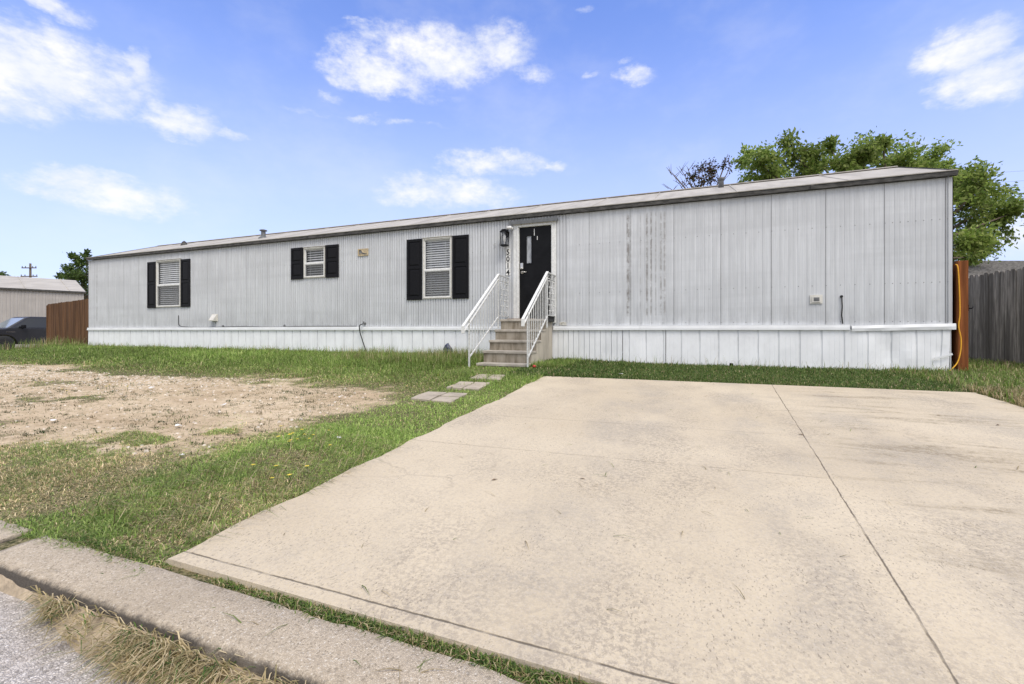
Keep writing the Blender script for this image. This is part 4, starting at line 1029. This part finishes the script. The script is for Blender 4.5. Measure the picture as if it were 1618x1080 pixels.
# ------------------------------------------------------------------ pavers
ROWS = ('lowest group, farthest from the steps', 'middle group of four', 'top group, nearest the steps')
CRN = {(0, 0): 'front left', (1, 0): 'front right', (0, 1): 'back left', (1, 1): 'back right'}
for k, i, j, q in PAVERS:
    c = sum(q, Vector((0, 0))) / 4; z = float(G(c.x, c.y)) + 0.028 + random.uniform(-.006, .006)
    t = MB(); tilt = random.uniform(-.006, .006)
    vs = [(p.x, p.y, float(drive_z(p.y)) - 0.06) for p in q] + [(p.x, p.y, z - float(drive_z(c.y)) + float(drive_z(p.y)) + tilt * (1 if n < 2 else -1)) for n, p in enumerate(q)]
    t.add(vs, [(3, 2, 1, 0), (4, 5, 6, 7), (0, 1, 5, 4), (1, 2, 6, 5), (2, 3, 7, 6), (3, 0, 4, 7)])
    o = t.build('paver', M_paver, None, 0.006)
    tag(o, 'square paver at the %s of the %s' % (CRN[(i, j)], ROWS[k]), 'paver', 'stepping pavers in the grass')

# ------------------------------------------------------------------ cords, cables, little things
def cord(name, pts, r, mat, label, cat, n=6):
    P = [Vector(p) for p in pts]; out = []
    for i in range(len(P) - 1):
        p0, p1, p2, p3 = P[max(i - 1, 0)], P[i], P[i + 1], P[min(i + 2, len(P) - 1)]
        for s in range(6):
            u = s / 6; out.append(0.5 * ((2 * p1) + (p2 - p0) * u + (2 * p0 - 5 * p1 + 4 * p2 - p3) * u * u + (3 * p1 - p0 - 3 * p2 + p3) * u ** 3))
    out.append(P[-1]); o = MB().tube(out, r, n).build(name, mat); return tag(o, label, cat)
def build_cords():
    t = thing('garden_hose', (-7.95, -0.1, 0.8), 'thin black hose hanging from a spigot over the white skirting', 'hose')
    o = cord('hose', [(-7.955, -0.10, 0.845), (-8.02, -0.12, 0.80), (-8.0, -0.115, 0.62), (-7.93, -0.10, 0.40), (-7.84, -0.09, 0.16), (-7.78, -0.13, 0.03)], .013, M_rubber, None, None)
    o.parent = t; o.data.transform(org(t).inverted())
    s = MB().lathe([(0.03, 0), (0.03, -.02), (.016, -.025), (.016, -.09)], (-7.93, -.003, .865), 'y', 12); s.tube([(-7.93, -.07, .87), (-7.93, -.075, .90)], .008, 6); s.lathe([(.028, .90), (.03, .91), (.01, .915)], (-7.93, -.075, 0), n=12); s.tube([(-7.93, -.085, .865), (-7.955, -.10, .845)], .015, 8)
    s.build('spigot', M_grey, t)
    cord('black_cable', [(-15.30, -.016, 1.17), (-15.30, -.016, 1.0), (-15.27, -.016, .86), (-15.0, -.022, .80), (-14.0, -.03, .785), (-12.5, -.022, .80), (-11.2, -.03, .785), (-9.8, -.025, .80), (-8.2, -.025, .795)], .009, M_rubber, 'thin black cable running down the siding and along the skirting under the left windows', 'cable')
    t = thing('cable_stub', (2.44, 0, 0.8), 'short black cable hanging below a round fitting right of the outlet box', 'cable')
    MB().tube([(2.43, -.02, 1.27), (2.437, -.022, 1.1), (2.428, -.02, .95), (2.445, -.02, .80)], .010, 6).build('cable', M_rubber, t)
    MB().lathe([(.024, 0), (.022, -.02), (.01, -.028)], (2.43, -.0005, 1.282), 'y', 12).build('fitting', M_rubber, t)
    cord('yellow_cord', [(3.975, -.03, 1.76), (4.0, -.05, 1.70), (4.015, -.06, 1.3), (4.02, -.06, .95), (4.005, -.06, .75), (4.03, -.07, .55), (4.02, -.08, .35), (3.97, -.10, .16), (3.86, -.14, .03), (3.80, -.2, 0.0)], .0085, M_yellow, 'bright yellow extension cord hanging between the siding corner and the brown gate post', 'cord')
build_cords()
def small_things():
    b = MB(); c = Vector((-5.30, -0.32, 0.15)); rr = random.Random(4); vs = []; fs = []
    for i in range(6):
        for k in range(9):
            a = 2 * math.pi * k / 9; r = (.10, .115, .10, .085, .055, .015)[i] * rr.uniform(.8, 1.15)
            vs.append((c.x + r * math.cos(a) * 1.05, c.y + r * math.sin(a) * .7, c.z + i * .048 + rr.uniform(-.01, .01)))
    for i in range(5):
        for k in range(9): fs.append((i * 9 + k, i * 9 + (k + 1) % 9, i * 9 + 9 + (k + 1) % 9, i * 9 + 9 + k))
    fs += [tuple(range(8, -1, -1)), tuple(45 + k for k in range(9))]
    b.add(vs, fs, 0); tag(b.build('plastic_bag', M_blue), 'crumpled dark blue plastic bag in the grass against the skirting', 'bag')
    b = MB().lathe([(.01, 0), (.03, .012), (.034, .03), (.02, .048), (.006, .052)], (-2.62, -1.95, 0.02), n=10)
    tag(b.build('red_ball', simple('red_plastic', (.45, .03, .02), .4)), 'small red ball in the weeds at the foot of the steps', 'ball')
    # scraps of white litter on the dirt, and yellow flowers in the lawn
    for x, y, s in ((-5.1, -5.9, .03), (-4.55, -6.75, .035), (-7.3, -5.4, .04), (-3.55, -7.35, .025), (-2.75, -6.6, .02), (-4.1, -5.1, .03), (-1.05, -2.35, .04), (-6.1, -7.0, .03)):
        z = float(G(x, y)) + .02; a = rr.uniform(0, 3); m = MB()
        pts = [(x + s * math.cos(a + k * 1.1) * rr.uniform(.7, 1.2), y + s * math.sin(a + k * 1.1) * rr.uniform(.6, 1), z + rr.uniform(0, .02)) for k in range(6)]
        lo = [(p[0], p[1], p[2] - .004) for p in pts]
        m.add(pts + lo, [tuple(range(6)), tuple(range(11, 5, -1))] + [(k, (k + 1) % 6, 6 + (k + 1) % 6, 6 + k) for k in range(6)])
        tag(m.build('paper_scrap', M_num), 'small white paper scrap lying on the patchy lawn', 'litter', 'scraps of litter on the lawn')
    MF = simple('yellow_petal', (0.75, 0.58, 0.06), 0.6, 0.1, 30); MS = simple('flower_stem', (0.07, 0.14, 0.03), 0.7)
    m = MB()
    for k in range(5):
        a = k * 2 * math.pi / 5; c_, s_ = math.cos(a), math.sin(a); q = .009
        m.add([(0, 0, .10), (q * c_ - .006 * s_, q * s_ + .006 * c_, .105), (q * 1.7 * c_, q * 1.7 * s_, .108), (q * c_ + .006 * s_, q * s_ - .006 * c_, .105)], [(0, 1, 2, 3)])
    first = thing('wildflower', (0, 0, 0), 'small yellow wildflower on a thin stem in the lawn', 'flower', 'yellow wildflowers in the lawn')
    m.build('petals', MF, first, fix=False); MB().tube([(0, 0, -.02), (.004, .002, .05), (0, 0, .10)], .0018, 4).build('stem', MS, first)
    spots = []
    for cx, cy, n, sp in ((-3.05, -6.72, 14, .22), (-2.5, -7.25, 5, .15), (-7.86, -5.75, 8, .3), (-7.6, -6.2, 4, .2), (-4.6, -2.6, 6, .8), (-6.6, -3.2, 7, 1.0), (-9.5, -3.0, 6, 1.5), (-3.5, -3.9, 4, .4)):
        spots += [(cx + rr.gauss(0, sp), cy + rr.gauss(0, sp * .6)) for _ in range(n)]
    for i, (x, y) in enumerate(spots):
        o = first if i == 0 else copy_tree(first)
        if x > -2.2: x = -2.25 - rr.random() * .3
        o.location = (x, y, float(G(x, y)) - 0.005); s = rr.uniform(.8, 1.3); o.scale = (s, s, rr.uniform(.35, .7)); o.rotation_euler = (0, 0, rr.uniform(0, 6))
    # stones and dry leaves lying on the slab
    ML = simple('dry_leaf', (0.16, 0.10, 0.05), 0.8, 0.3, 50)
    m = MB(); m.add([(-.03, 0, .002), (-.008, -.010, .006), (.03, 0, .003), (-.004, .011, .007)], [(0, 1, 2, 3)])
    leaf = m.build('dry_leaf', ML, None, fix=False); tag(leaf, 'curled dry brown leaf lying on the concrete driveway', 'leaf', 'dry leaves on the driveway')
    for i in range(7):
        o = leaf if i == 0 else leaf.copy()
        if i: COL.objects.link(o)
        x, y = rr.uniform(-1.6, 2.8), rr.uniform(-8.0, -3.1); o.location = (x, y, float(drive_z(y)) + .008); o.rotation_euler = (0, 0, rr.uniform(0, 6)); s = rr.uniform(.5, 1.1); o.scale = (s, s, s)
small_things()

# ------------------------------------------------------------------ fences
def picket_fence(name, A, B, top, bot, mat, label, w=0.14, dog=False, rails_side=1):
    A = Vector(A); B = Vector(B); d = (B - A); L = d.length; d.normalize(); nrm = Vector((-d.y, d.x)) * rails_side
    t = thing(name, ((A.x + B.x) / 2, (A.y + B.y) / 2, 0), label, 'fence')
    rr = random.Random(len(label)); m = MB(); s = 0.0
    while s < L:
        ww = w * rr.uniform(.92, 1.04); e = min(s + ww, L); zt = top + rr.uniform(-.018, .018); off = rr.uniform(-.006, .006); lean = rr.uniform(-.006, .006)
        gp = .004 if rr.random() > .12 else .010
        P = lambda q, o_: A + d * q + nrm * (o_ + off)
        prof = [(s + gp, bot), (e - gp, bot)] + ([(e - gp, zt - .04), (e - .03, zt), (s + .03, zt), (s + gp, zt - .04)] if dog else [(e - gp + lean, zt), (s + gp + lean, zt)])
        vs = [(*P(q, -.009), z) for q, z in prof] + [(*P(q, .009), z) for q, z in prof]; n = len(prof)
        m.add(vs, [tuple(range(n)), tuple(range(2 * n - 1, n - 1, -1))] + [(i, (i + 1) % n, n + (i + 1) % n, n + i) for i in range(n)])
        s = e
    m.build('boards', mat, t)
    for z in (bot + .35, (bot + top) / 2, top - .3):
        MB().bar((*(A + nrm * .035), z), (*(B + nrm * .035), z), .04, .09).build('rail', mat, t)
    k = max(1, int(L / 2.4))
    for i in range(k + 1):
        p = A + d * (L * i / k) + nrm * .10
        MB().box(p.x - .045, p.y - .045, bot - .2, p.x + .045, p.y + .045, top - .05).build('post', mat, t)
picket_fence('wooden_fence', (-20.27, 0.12), (-26.74, 1.6), 1.85, -0.35, M_fenceb, 'brown stained wooden fence left of the mobile home', dog=False, rails_side=-1)
picket_fence('wooden_fence', (-26.8, 1.62), (-25.6, 7.0), 1.85, -0.3, M_fenceb, 'brown stained side fence running back from behind the parked truck', rails_side=-1)
picket_fence('wooden_fence', (6.45, 0.4), (5.05, 8.9), 1.93, 0.02, M_fenceg, 'weathered grey wooden fence at the right edge, beyond the gate post', dog=True, rails_side=-1)
picket_fence('wooden_fence', (5.0, 8.95), (-12.0, 8.6), 1.9, 0.0, M_fenceg, 'weathered grey back fence hidden behind the mobile home', dog=True, rails_side=-1)
def build_gate():
    t = thing('wooden_gate', (4.06, 0.5, 0), 'orange brown wooden gate standing edge-on beside the siding corner', 'gate')
    p = MB(); p.box(4.0, -0.045, -0.1, 4.135, 0.075, 1.815); p.build('post', M_post, t, 0.006)
    b = MB()
    for i in range(8): b.box(4.03, 0.085 + .142 * i, 0.06, 4.05, 0.222 + .142 * i, 1.79 + random.uniform(-.01, .01))
    b.build('boards', M_post, t)
    for z in (0.35, 1.0, 1.5): MB().box(4.051, 0.085, z, 4.09, 1.2, z + .09).build('rail', M_post, t)
    l = MB(); l.box(4.1355, -0.02, 1.0, 4.15, 0.05, 1.10); l.tube([(4.145, 0.0, 1.04), (4.19, -0.01, 1.04), (4.21, 0.0, 1.065)], .010, 6); l.build('latch', M_black, t)
build_gate()

# ------------------------------------------------------------------ neighbours
def build_neighbours():
    A = Vector((-44.5, -8.7)); Bv = Vector((-39.9, 9.05)); d = (Bv - A).normalized(); n = Vector((-d.y, d.x))   # n points away from the camera side
    z0, ze, zr, hw = -0.5, 3.42, 4.42, 2.9
    t = thing('mobile_home', (*((A + Bv) / 2 + n * hw), z0), 'beige neighbouring mobile home with a grey roof behind the dark truck', 'mobile home')
    def P(s, o, z): q = A + d * s + n * o; return (q.x, q.y, z)
    L = (Bv - A).length; w = MB(); vs = []; fs = []; k = 0; s = 0.0
    prof = []
    while s < L:
        prof += [(s, 0), (s + .10, 0), (s + .115, .012), (s + .145, .012)]; s += .16
    prof.append((L, 0))
    for a, b in prof: vs += [P(min(a, L), b, z0), P(min(a, L), b, ze)]
    for i in range(len(prof) - 1): fs.append((2 * i, 2 * i + 2, 2 * i + 3, 2 * i + 1))
    w.add(vs, fs)
    w.add([P(L, 0, z0), P(L, 2 * hw, z0), P(L, 2 * hw, ze), P(L, hw, zr - .05), P(L, 0, ze)], [(0, 1, 2, 3, 4)]); w.add([P(0, 0, z0), P(0, 2 * hw, z0), P(0, 2 * hw, ze), P(0, hw, zr - .05), P(0, 0, ze)], [(4, 3, 2, 1, 0)]); w.add([P(0, 2 * hw, z0), P(L, 2 * hw, z0), P(L, 2 * hw, ze), P(0, 2 * hw, ze)], [(0, 1, 2, 3)])
    w.build('wall', M_beige, t, fix=False)
    r = MB(); o = .08
    for sgn in (0, 1):
        ee, rr_ = (-o, hw) if sgn == 0 else (2 * hw + o, hw)
        v = [P(-o, ee, ze), P(L + o, ee, ze), P(L + o, rr_, zr), P(-o, rr_, zr)]; v2 = [(x, y, z - .05) for x, y, z in v]
        r.add(v + v2, [(0, 1, 2, 3), (7, 6, 5, 4), (0, 4, 5, 1), (1, 5, 6, 2), (2, 6, 7, 3), (3, 7, 4, 0)])
    s = .8
    while s < L:
        r.bar(P(s, -o, ze + .012), P(s, hw, zr + .012), .05, .03); s += 2.1
    rf = r.build('roof', M_roof, t)
    e = MB(); e.bar(P(-o, -o - .02, ze - .06), P(L + o, -o - .02, ze - .06), .03, .12); e.bar(P(L + o + .01, -o, ze - .05), P(L + o + .01, hw, zr - .05), .02, .09); e.build('roof_edge', M_drip, rf)
    # shingled roof beyond the grey fence
    t = thing('house', (13.0, 18.5, 0), 'low house with grey shingled roof showing above the weathered fence', 'house')
    C0, C1 = Vector((6.5, 14.4)), Vector((24.0, 21.5)); d = (C1 - C0).normalized(); n = Vector((-d.y, d.x)); L = (C1 - C0).length
    Q = lambda s, o, z: (*(C0 + d * s + n * o), z)
    r = MB(); rows = 16
    for i in range(rows):
        u0, u1 = i / rows, (i + 1) / rows
        a, b = -3.4 + 3.4 * u0, -3.4 + 3.4 * u1; za, zb = 2.55 + 1.17 * u0 + .065, 2.55 + 1.17 * u1
        r.add([Q(0, a, za), Q(L, a, za), Q(L, b, zb), Q(0, b, zb), Q(0, a, za - .05), Q(L, a, za - .05)], [(0, 1, 2, 3), (4, 5, 1, 0)])
    r.add([Q(0, 3.4, 2.55), Q(L, 3.4, 2.55), Q(L, 0, 3.72), Q(0, 0, 3.72)], [(0, 1, 2, 3)]); r.build('roof', M_shingle, t, fix=False)
    w = MB(); w.add([Q(.3, -3.1, 0), Q(L - .3, -3.1, 0), Q(L - .3, -3.1, 2.6), Q(.3, -3.1, 2.6), Q(.3, 3.1, 0), Q(L - .3, 3.1, 0), Q(L - .3, 3.1, 2.6), Q(.3, 3.1, 2.6), Q(.3, 0, 3.65), Q(L - .3, 0, 3.65)], [(0, 1, 2, 3), (5, 4, 7, 6), (4, 0, 3, 8, 7), (1, 5, 6, 9, 2)]); w.build('wall', M_beige, t)
build_neighbours()

# ------------------------------------------------------------------ pickup truck
def build_truck():
    fw = Vector((-34.55, 2.72)); hd = R(270); zg = -0.47
    t = thing('pickup_truck', (fw.x + 1.7 * math.cos(hd + math.pi), fw.y + 1.7 * math.sin(hd + math.pi), zg), 'dark grey pickup truck parked beyond the brown fence on the left', 'truck', rz=hd)
    def B(mb, name, mat, par=t, bev=0.0):      # local frame: +x forward, y left
        o = mb.build(name, mat, None, bev); o.parent = par; return o
    W = 0.98
    b = MB()
    body = [(2.75, .52), (2.80, .70), (2.78, 1.02), (2.68, 1.14), (2.2, 1.20), (1.25, 1.25), (1.1, 1.26), (-2.95, 1.26), (-2.98, 1.0), (-2.95, .55)]
    # sills with wheel arches cut as steps of the outline
    def arch(cx, r=.52):
        return [(cx + r * math.cos(a), .42 + r * math.sin(a)) for a in np.linspace(R(170), R(10), 9)]
    low = [(-2.95, .55), (-2.35, .50)] + arch(-1.83) + [(-1.2, .42), (1.15, .42)] + arch(1.7) + [(2.3, .46)]
    outline = body[:-1] + low
    b.prism([(x, z) for x, z in outline][::-1], -W, W, 'y'); B(b, 'body', M_truck, t, 0.02)
    c = MB(); zt = 1.92; cab = [(1.62, 1.235), (0.78, 1.86), (0.58, zt), (-1.05, zt), (-1.3, 1.86), (-1.42, 1.245)]
    for s in (1,):
        vs = [(x, -W * (.97 if z < 1.5 else .76), z) for x, z in cab] + [(x, W * (.97 if z < 1.5 else .76), z) for x, z in cab]
        n = len(cab); c.add(vs, [tuple(range(n)), tuple(range(2 * n - 1, n - 1, -1))] + [(i, (i + 1) % n, n + (i + 1) % n, n + i) for i in range(n)])
    B(c, 'cab', M_truck, t, 0.04)
    # glass sits 4 mm proud of the pillars
    def quad(name, pts):
        m = MB(); a, b_, c_ = Vector(pts[0]), Vector(pts[1]), Vector(pts[2]); nn = (b_ - a).cross(c_ - a).normalized() * .012
        k = len(pts); m.add([Vector(p) + nn for p in pts] + [Vector(p) - nn for p in pts], [tuple(range(k)), tuple(range(2 * k - 1, k - 1, -1))] + [(i, (i + 1) % k, k + (i + 1) % k, k + i) for i in range(k)]); return B(m, name, M_wind if name == 'windshield' else M_carglass)
    yl = lambda z: W * (.97 - .21 * (z - 1.245) / .615) + .002
    quad('windshield', [(1.54, -.86, 1.295), (1.54, .86, 1.295), (.82, .70, 1.83), (.82, -.70, 1.83)])
    for s in (-1, 1):
        quad('side_window', [(x, s * yl(z), z) for x, z in ((1.28, 1.31), (.70, 1.80), (-.12, 1.82), (-.12, 1.31))])
        quad('side_window', [(x, s * yl(z), z) for x, z in ((-.22, 1.31), (-.22, 1.82), (-1.1, 1.82), (-1.25, 1.31))])
        for x0, x1 in ((-.17, 1.12), (-1.38, -.175)):
            m = MB(); m.box(x0 + .015, s * W, .55, x1 - .015, s * (W + .006), 1.235); dr = B(m, 'door', M_truck, t, 0.004)
            m = MB(); m.box(x0 + .08, s * (W + .0065), 1.08, x0 + .30, s * (W + .03), 1.115); B(m, 'handle', M_truck, dr)
        m = MB(); m.box(.92, s * (W + .02), 1.28, 1.06, s * (W + .24), 1.46); m.box(.95, s * (W - .05), 1.26, 1.03, s * (W + .03), 1.32); B(m, 'mirror', M_black, t, .03)
        m = MB(); m.box(1.28, s * (W + .0005), 1.06, 1.62, s * (W + .008), 1.10); B(m, 'fender_badge', M_chrome)
        m = MB(); m.box(2.62, s * .62, .86, 2.79, s * .985, 1.10); B(m, 'headlight', M_chrome, t, .02)
        m = MB(); m.box(-2.985, s * .80, .85, -2.90, s * .985, 1.2); B(m, 'tail_light', simple('red_lens', (.3, .01, .01), .2), t, .01)
        for cx in (1.7, -1.83):
            ty = MB().lathe([(.24, -.12), (.41, -.13), (.445, -.09), (.445, .09), (.41, .13), (.24, .12)], (cx, s * (W - .12), .445), 'y', 28); wh = B(ty, 'wheel', M_rubber)
            rm = MB().lathe([(.235, -.05), (.235, .05), (.21, .075)], (cx, s * (W - .12), .445), 'y', 24)
            for k in range(6):
                a = k * math.pi / 3; rm.bar((cx + .05 * math.cos(a), s * (W - .02), .445 + .05 * math.sin(a)), (cx + .22 * math.cos(a), s * (W - .02), .445 + .22 * math.sin(a)), .06, .03, up=(0, 1, 0))
            B(rm, 'rim', M_grey, wh)
    m = MB(); m.box(2.77, -.62, .80, 2.815, .62, 1.08); B(m, 'grille', M_black, t, .02)
    m = MB(); m.box(2.70, -.96, .50, 2.90, .96, .72); B(m, 'bumper', M_chrome, t, .04)
build_truck()
def build_pad():
    m = MB(); A, d, n = Vector((-34.5, -1.0)), Vector((math.cos(R(90)), math.sin(R(90)))), Vector((-math.sin(R(90)), math.cos(R(90))))
    vs = [(*(A + d * s + n * o), z) for z in (-0.6, -0.475) for s, o in ((0, -2.2), (10, -2.2), (10, 2.2), (0, 2.2))]
    m.add(vs, [(3, 2, 1, 0), (4, 5, 6, 7), (0, 1, 5, 4), (1, 2, 6, 5), (2, 3, 7, 6), (3, 0, 4, 7)])
    tag(m.build('parking_pad', M_tread), kind='structure')
build_pad()

# ------------------------------------------------------------------ trees
ELM = np.array([[0.215, 0.300, 0.058], [0.285, 0.375, 0.088], [0.14, 0.21, 0.044], [0.36, 0.42, 0.13]])
OAK = np.array([[0.09, 0.145, 0.035], [0.13, 0.19, 0.05], [0.06, 0.10, 0.025]])
RUST = np.array([[0.085, 0.05, 0.025], [0.12, 0.075, 0.035], [0.05, 0.035, 0.02], [0.05, 0.06, 0.02]])
def tree(name, base, top, clumps, per, size, pal, label, group=None, trunk_r=0.2, hub=None, seed=1, bare=()):
    t = thing(name, base, label, 'tree', group); rr = random.Random(seed); g = np.random.default_rng(seed)
    tr = MB(); b = Vector(base); tp = Vector(top)
    tr.tube([b - Vector((0, 0, .2)), b.lerp(tp, .3) + Vector((.06, .04, 0)), b.lerp(tp, .65) + Vector((-.05, .05, 0)), tp], [trunk_r * 1.25, trunk_r, trunk_r * .85, trunk_r * .7], 10)
    tw = MB(); LP = []; LD = []; LC = []; LS = []
    for ci, (x, y, z, r) in enumerate(clumps):
        c = Vector((x, y, z)); mid = tp.lerp(c, .5) + Vector((rr.uniform(-.3, .3), rr.uniform(-.3, .3), rr.uniform(-.1, .35))) * min(1, r)
        tr.tube([tp.lerp(b, rr.uniform(0, .25)), tp.lerp(mid, .55), mid, mid.lerp(c, .6), c], [trunk_r * .42, trunk_r * .32, trunk_r * .24, trunk_r * .15, trunk_r * .07], 6)
        nb = max(5, int(11 * r / .8)) 
        shade = rr.uniform(.72, 1.22)
        for k in range(nb):
            dr = Vector((rr.gauss(0, 1), rr.gauss(0, 1), rr.gauss(.25, .8))).normalized(); ln = r * rr.uniform(.65, 1.3)
            p1 = c + dr * ln * .55 + Vector((0, 0, .05)); e = c + dr * ln + Vector((0, 0, -.06 * r))
            tw.tube([c, p1, e], [trunk_r * .06, trunk_r * .035, .004], 4, cap=False)
            n = max(6, int(per * r * rr.uniform(.5, 1.3) / nb * 1.0))
            u = g.random(n) ** .8; base_p = np.where(u[:, None] < .5, np.array(c) + (np.array(p1) - np.array(c)) * (u[:, None] * 2), np.array(p1) + (np.array(e) - np.array(p1)) * (u[:, None] * 2 - 1))
            pos = base_p + g.normal(0, .17 * r + .03, (n, 3)) * np.array([1, 1, .7])
            d_ = g.normal(0, .7, (n, 3)) + np.array(dr) * .8 + np.array([0, 0, -.35]); d_ /= np.linalg.norm(d_, axis=1)[:, None]
            LP.append(pos); LD.append(d_); LS.append(size * g.uniform(.6, 1.25, n))
            LC.append(pal[g.integers(0, len(pal), n)] * shade * g.uniform(.75, 1.25, (n, 1)))
    for p in bare:
        c = Vector(p); tr.tube([tp.lerp(b, .1), tp.lerp(c, .5) + Vector((.1, 0, .1)), c], [trunk_r * .3, trunk_r * .16, .008], 5)
        for k in range(5):
            q = tp.lerp(c, rr.uniform(.55, .95)); tr.tube([q, q + Vector((rr.uniform(-.35, .35), rr.uniform(-.2, .2), rr.uniform(.1, .45)))], [.014, .004], 4, cap=False)
    P = np.concatenate(LP); D_ = np.concatenate(LD); S = np.concatenate(LS)[:, None]; C = np.concatenate(LC); N = len(P)
    a = g.normal(0, 1, (N, 3)); sd = np.cross(D_, a); sd /= np.linalg.norm(sd, axis=1)[:, None] + 1e-9
    V = np.stack([P, P + D_ * S * .5 + sd * S * .24, P + D_ * S, P + D_ * S * .5 - sd * S * .24], 1).astype(np.float32) - np.array(base, np.float32)
    me = bpy.data.meshes.new('crown'); me.vertices.add(N * 4); me.vertices.foreach_set('co', V.reshape(-1)); me.loops.add(N * 4); me.polygons.add(N)
    me.loops.foreach_set('vertex_index', np.arange(N * 4, dtype=np.int32)); me.polygons.foreach_set('loop_start', (np.arange(N) * 4).astype(np.int32)); me.materials.append(M_leaf); me.update(calc_edges=True)
    at = me.attributes.new('tint', 'FLOAT_COLOR', 'POINT'); CC = np.ones((N, 4, 4), np.float32); CC[:, :, :3] = C[:, None, :]; at.data.foreach_set('color', CC.reshape(-1))
    cr = bpy.data.objects.new('crown', me); COL.objects.link(cr); cr.parent = t
    tr.build('trunk', M_bark, t, fix=False); tw.build('twigs', M_bark, cr, fix=False)
    return t
BIG = [(2.16, 8.43, 6.83, 0.78), (3.44, 10.25, 7.66, 0.96), (2.55, 9.15, 6.46, 0.69), (4.39, 10.89, 7.63, 0.73), (3.96, 10.81, 6.94, 0.85), (4.63, 8.67, 6.45, 0.59), (5.15, 8.65, 6.79, 0.67), (6.87, 12.88, 8.18, 0.92), (6.73, 10.34, 6.86, 0.8), (7.21, 10.42, 6.6, 0.66), (9.2, 14.49, 7.86, 0.69), (8.72, 12.04, 6.95, 0.47), (5.81, 12.46, 7.11, 0.77), (6.66, 11.25, 6.61, 0.82), (9.64, 13.13, 6.64, 0.63), (9.17, 10.84, 5.67, 0.78), (9.86, 13.2, 5.61, 1.02), (11.34, 14.79, 5.92, 0.87), (10.98, 13.16, 5.13, 0.52), (10.56, 13.94, 4.85, 1.05), (11.2, 13.89, 5.03, 0.59), (8.28, 10.11, 3.69, 0.76), (10.55, 14.01, 4.12, 0.65), (9.76, 12.97, 3.58, 0.34), (4.5, 9.63, 7.58, 0.23), (5.86, 9.01, 7.18, 0.25), (2.03, 11.08, 7.97, 0.41), (7.75, 11.66, 5.19, 1.17), (6.58, 12.26, 5.45, 1.24), (4.9, 12.28, 5.88, 1.16), (7.96, 12.79, 6.44, 0.87), (9.29, 14.21, 6.45, 0.91)]
BIG = [(x, y, z - 0.32, r * 0.92) if x < 8.9 and z > 5.5 else (x, y, z - 0.1, r) for x, y, z, r in BIG]
tree('shade_tree', (7.14, 11.54, 0), (7.0, 11.6, 3.2), BIG, 1900, 0.155, ELM, 'large bright green leafy tree rising behind the right end of the mobile home', trunk_r=0.26, seed=3)
tree('dying_tree', (0.39, 12.08, 0), (0.39, 12.1, 5.6), [(0.39, 12.08, 7.83, 0.50), (0.9, 12.28, 7.63, 0.4), (-0.13, 11.87, 7.33, 0.3), (1.29, 12.44, 7.91, 0.25), (0.64, 12.18, 7.27, 0.5), (0.26, 12.03, 6.86, 0.5)], 620, 0.12, RUST, 'small tree with bare twigs and brown leaves above the roof', trunk_r=0.15, seed=8,
     bare=[(-1.09, 11.49, 7.86), (-0.57, 11.7, 7.91), (-0.86, 11.58, 7.63), (-1.22, 11.44, 7.13), (-0.26, 11.82, 7.91), (-0.44, 11.75, 7.27), (1.68, 12.59, 8.25), (1.42, 12.49, 8.44)])
tree('shade_tree', (-52.1, 14.9, -0.4), (-52.2, 14.9, 3.0), [(-52.6, 14.67, 6.64, 0.93), (-53.19, 14.44, 5.7, 0.88), (-52.27, 14.8, 5.47, 1.29), (-53.85, 14.18, 5.65, 0.47), (-51.95, 14.93, 7.69, 0.35), (-52.82, 14.59, 7.34, 0.47), (-53.47, 14.33, 6.35, 0.47), (-52.38, 14.76, 4.01, 1.46), (-51.3, 15.19, 5.47, 1.46)], 650, 0.26, OAK, 'green leafy tree in the gap between the two mobile homes', trunk_r=0.25, seed=5)
tree('shade_tree', (-84.6, 21.3, -0.4), (-84.6, 21.3, 4.0), [(-84.68, 21.28, 7.9, 0.5), (-84.2, 21.34, 7.5, 0.6), (-85.4, 21.3, 7.6, 0.9), (-85.2, 21.6, 6.3, 1.4)], 500, 0.35, OAK, 'dark treetop peeking over the beige roof at the left edge', trunk_r=0.25, seed=6)

# ------------------------------------------------------------------ utility pole and wires
def build_pole():
    x, y, z = -94.6, 28.0, -0.4
    t = thing('utility_pole', (x, y, z), 'distant wooden utility pole with crossarms above the beige roof', 'utility pole')
    MB().tube([(x, y, z), (x, y, 6), (x, y, 11.0)], [.2, .17, .13], 10).build('pole', M_bark, t)
    d = Vector((.93, .37, 0))
    for zz, l in ((10.3, 1.1), (9.0, 1.25)):
        a = MB(); c = Vector((x, y - .15, zz)); a.bar(c - d * l, c + d * l, .12, .14); arm = a.build('crossarm', M_bark, t)
        for s in (-.95, -.5, .5, .95): MB().lathe([(.04, 0), (.06, .08), (.06, .16), (.03, .22)], c + d * l * s + Vector((0, 0, .07)), n=8).build('insulator', M_grey, arm)
build_pole()
for z0, z1, lab in ((13.1, 13.9, 'upper thin overhead wire crossing the sky right of the big tree'), (12.4, 13.2, 'lower thin overhead wire crossing the sky right of the big tree')):
    a, b = Vector((8.0, 31.0, z0 - 1)), Vector((60.0, 42.0, z1 + 1.5)); pts = []
    for i in range(17):
        u = i / 16; p = a.lerp(b, u); p.z -= 1.2 * 4 * u * (1 - u); pts.append(p)
    tag(MB().tube(pts, .007, 5).build('overhead_wire', M_grey), lab, 'wire', 'overhead wires')
